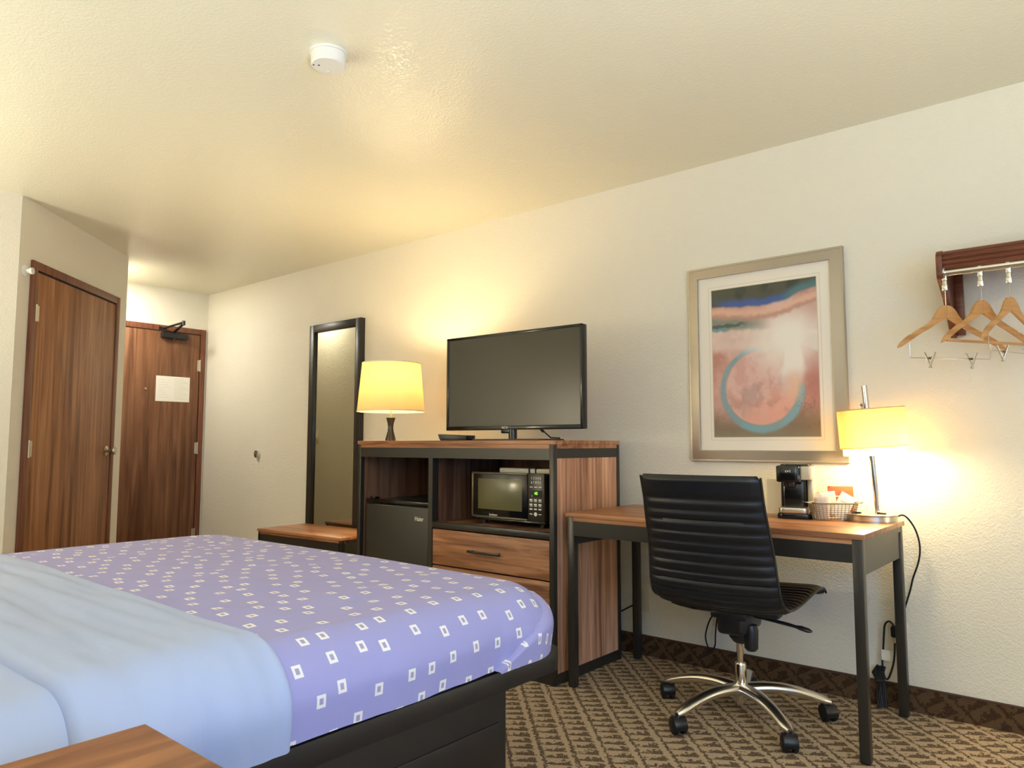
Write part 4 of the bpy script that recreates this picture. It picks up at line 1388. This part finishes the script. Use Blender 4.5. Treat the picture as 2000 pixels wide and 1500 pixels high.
    c = lerp3(c, (126, 100, 82), 0.3*br*(1-sstep(0.14, 0.26, u))*sstep(0.78, 0.84, v))
    return c


def make_print():
    nu, nv = 150, 216
    me = bpy.data.meshes.new('print')
    vs, fs, cols = [], [], []
    yy = W-0.0168
    for j in range(nv+1):
        for i in range(nu+1):
            vs.append((AXa+(AXb-AXa)*i/nu, yy, AZb+(AZa-AZb)*j/nv))
            cols.append(lin(art(i/nu, j/nv)))
    for j in range(nv):
        for i in range(nu):
            a = j*(nu+1)+i
            fs.append((a, a+nu+1, a+nu+2, a+1))
    me.from_pydata([tuple(Vector(v)-root_loc(t)) for v in vs], [], fs)
    ca_ = me.color_attributes.new('paint', 'FLOAT_COLOR', 'POINT')
    for i, c in enumerate(cols):
        ca_.data[i].color = c
    m, nt, p = newmat('printed_art')
    at = nd(nt, 'ShaderNodeVertexColor', layer_name='paint')
    nt.links.new(at.outputs[0], p.inputs['Base Color'])
    p.inputs['Roughness'].default_value = 0.5
    me.materials.append(m)
    o = bpy.data.objects.new('print', me)
    C.objects.link(o)
    o.parent = t


make_print()

# ------------------------------------------------------------------ hat rack with hanging rail
t = thing('coat_rack', 'mahogany wall shelf with slats and chrome hanging rail at the upper right', 'coat rack', (-0.2, W, 1.5))
RKX0, RKX1 = -0.512, 0.42
YF_ = 3.095
for k, xx in enumerate((RKX0, RKX1-0.022)):
    poly = [(W-0.001, 1.495), (W-0.001, 1.80), (3.16, 1.80), (YF_+0.02, 1.80), (YF_+0.004, 1.792), (YF_-0.006, 1.775), (YF_-0.006, 1.705), (YF_+0.004, 1.69), (YF_+0.02, 1.68), (3.20, 1.625), (3.27, 1.56), (3.31, 1.51), (W-0.02, 1.49)]
    obj('bracket', MB().prism(poly, 'x', xx, xx+0.022, 0.004), RACKWOOD, t)
mb = MB()
xs, xe = RKX0+0.022, RKX1-0.022
for k in range(5):
    y = YF_+0.004+k*0.05
    mb.box(xs, xe, y, y+0.040, 1.762, 1.78, 0.004)
obj('shelf_slats', mb, RACKWOOD, t)
prof = []
for k in range(25):                              # fluted front board: four rounded beads
    a = k/24*4
    prof.append((YF_+0.006-0.007*abs(sin(pi*a)), 1.722+0.070*k/24))
prof += [(YF_+0.022, 1.792), (YF_+0.022, 1.722)]
obj('front_board', MB().prism(prof, 'x', xs, xe), RACKWOOD, t)
obj('wall_board', MB().box(xs, xs+0.03, W-0.022, W-0.001, 1.50, 1.76, 0.003), RACKWOOD, t)
obj('screw', MB().lathe([(0, 0.003), (0.006, 0.002), (0.006, 0)], seg=14, mat=Matrix.Translation((xs-0.0, 3.325, 1.53)) @ Matrix.Rotation(radians(90), 4, 'Y')), NICKEL, t)
RODY, RODZ = 3.112, 1.712
obj('rail', MB().tube([(xs, RODY, RODZ), (xe, RODY, RODZ)], 0.0135, 20).lathe([(0.0135, 0), (0.024, 0), (0.024, 0.006), (0.0135, 0.008)], seg=24, mat=Matrix.Translation((xs, RODY, RODZ)) @ Matrix.Rotation(radians(90), 4, 'Y')), CHROME, t)


def hanger(x, ang, label, bar, half=0.222, drop=0.0, apex=1.592):
    """wooden hanger on a ring clamp; ang = heading of its right arm; bar: 'clips' or 'dowel'"""
    t = thing('wooden_hanger', label, 'hanger', (x, RODY, apex-0.16), ang, 'wooden hangers on the rail')
    z0 = 0.16                                    # local apex
    # ring clamp round the rail
    mm = Matrix.Rotation(-ang, 4, 'Z')
    cl = MB()
    zr = RODZ-(apex-0.16)
    ring = [(0.0165, -0.006), (0.0165, 0.006), (0.0145, 0.006), (0.0145, -0.006)]
    cl.lathe(ring, seg=24, close=True, mat=mm @ Matrix.Translation((0, 0, zr)) @ Matrix.Rotation(radians(90), 4, 'Y'))
    cl.lathe([(0, 0.014), (0.004, 0.014), (0.004, 0.022), (0.0075, 0.023), (0.0075, 0.027), (0, 0.029)], (0, 0, zr), 14)
    b = bmesh.new()
    cl.box(-0.008, 0.008, -0.011, 0.011, zr-0.030, zr-0.012, 0.002, mat=mm)
    obj('rail_clamp', cl, CHROME, t, world=False)
    obj('socket_strap', MB().box(-0.007, 0.007, -0.0095, 0.0095, zr-0.048, zr-0.029, 0.001, mat=mm), NICKEL, t, world=False)
    obj('pin_socket', MB().box(-0.009, 0.009, -0.010, 0.010, zr-0.068, zr-0.047, 0.002, mat=mm).lathe([(0, 0), (0.004, 0.0), (0.0045, 0.002), (0, 0.003)], seg=12, mat=mm @ Matrix.Translation((0.0, -0.0095, zr-0.058)) @ Matrix.Rotation(radians(90), 4, 'X')), CHROME, t, world=False)
    obj('pin', MB().tube([(0, 0, z0-0.02), (0, 0, zr-0.060)], 0.0018, 8), NICKEL, t, world=False)
    # wooden body: outline of the yoke with swept-down arms, bent slightly forward at the ends
    up = [(0.0, 0.0), (0.018, -0.004), (0.034, -0.018), (0.048, -0.040), (0.064, -0.060), (0.090, -0.078), (0.125, -0.096), (0.150, -0.110), (0.155, -0.116), (0.163, -0.116), (0.185, -0.130), (0.207, -0.147), (half, -0.166)]
    lo = [(0.0, -0.052), (0.020, -0.062), (0.040, -0.073), (0.058, -0.083), (0.078, -0.095), (0.104, -0.108), (0.132, -0.124), (0.152, -0.136), (0.160, -0.141), (0.168, -0.146), (0.186, -0.157), (0.205, -0.166), (half-0.002, -0.172)]
    for sg in (-1, 1):
        b = bmesh.new()
        rows = []
        for (ux, uz), (lx_, lz_) in zip(up, lo):
            f = ux/half
            bend = -0.022*f*f
            th = 0.0065-0.002*f
            rows.append([b.verts.new(q) for q in ((sg*ux, bend-th, z0+uz-0.002), (sg*ux, bend+th, z0+uz-0.002), (sg*lx_, bend+th, z0+lz_), (sg*lx_, bend-th, z0+lz_))])
        for i in range(len(rows)-1):
            for j in range(4):
                k = (j+1) % 4
                b.faces.new((rows[i][j], rows[i][k], rows[i+1][k], rows[i+1][j]))
        b.faces.new(rows[0])
        b.faces.new(rows[-1][::-1])
        bmesh.ops.recalc_face_normals(b, faces=b.faces[:])
        es = [e for e in b.edges if len(e.link_faces) == 2 and e.calc_face_angle(0) > 0.9]
        bmesh.ops.bevel(b, geom=es, offset=0.0022, segments=2, profile=0.5, affect='EDGES')
        mb = MB()
        mb.join(b)
        obj('arm', mb, HANGWOOD, t, world=False)
    if bar == 'dowel':
        obj('trouser_bar', MB().tube([(-0.192, -0.016, z0-0.160), (0.192, -0.016, z0-0.160)], 0.005, 12), HANGWOOD, t, world=False)
    else:
        zz = z0-0.205
        obj('clip_wire', MB().tube([(-0.165, -0.012, z0-0.142), (-0.165, -0.012, zz+0.006), (-0.159, -0.012, zz), (0.159, -0.012, zz), (0.165, -0.012, zz+0.006), (0.165, -0.012, z0-0.142)], 0.0014, 8), NICKEL, t, world=False)
        for cxp in (-0.085, 0.085):
            c = MB()
            for sg, ti in ((-1, 16), (1, -16)):
                mtx = Matrix.Translation((cxp, -0.012, zz-0.004)) @ Matrix.Rotation(radians(40), 4, 'Z') @ Matrix.Translation((0, sg*0.008, 0)) @ Matrix.Rotation(radians(ti*1.2), 4, 'X')
                c.box(-0.012, 0.012, -0.0016, 0.0016, -0.034, 0.028, 0.001, mat=mtx)
            c.tube([(cxp-0.009, -0.012, zz), (cxp+0.009, -0.012, zz)], 0.0045, 10)
            obj('clip', c, NICKEL, t, world=False)
    return t


hanger(-0.488, math.atan2(0.74, 0.67), 'leftmost wooden hanger, with two metal clips on a wire bar', 'clips')
hanger(-0.374, math.atan2(0.84, 0.54), 'middle wooden hanger, with a wooden trouser bar', 'dowel', apex=1.597)
hanger(-0.288, math.atan2(0.92, 0.39), 'rightmost wooden hanger, cut by the right edge of the photo', 'clips', apex=1.597)
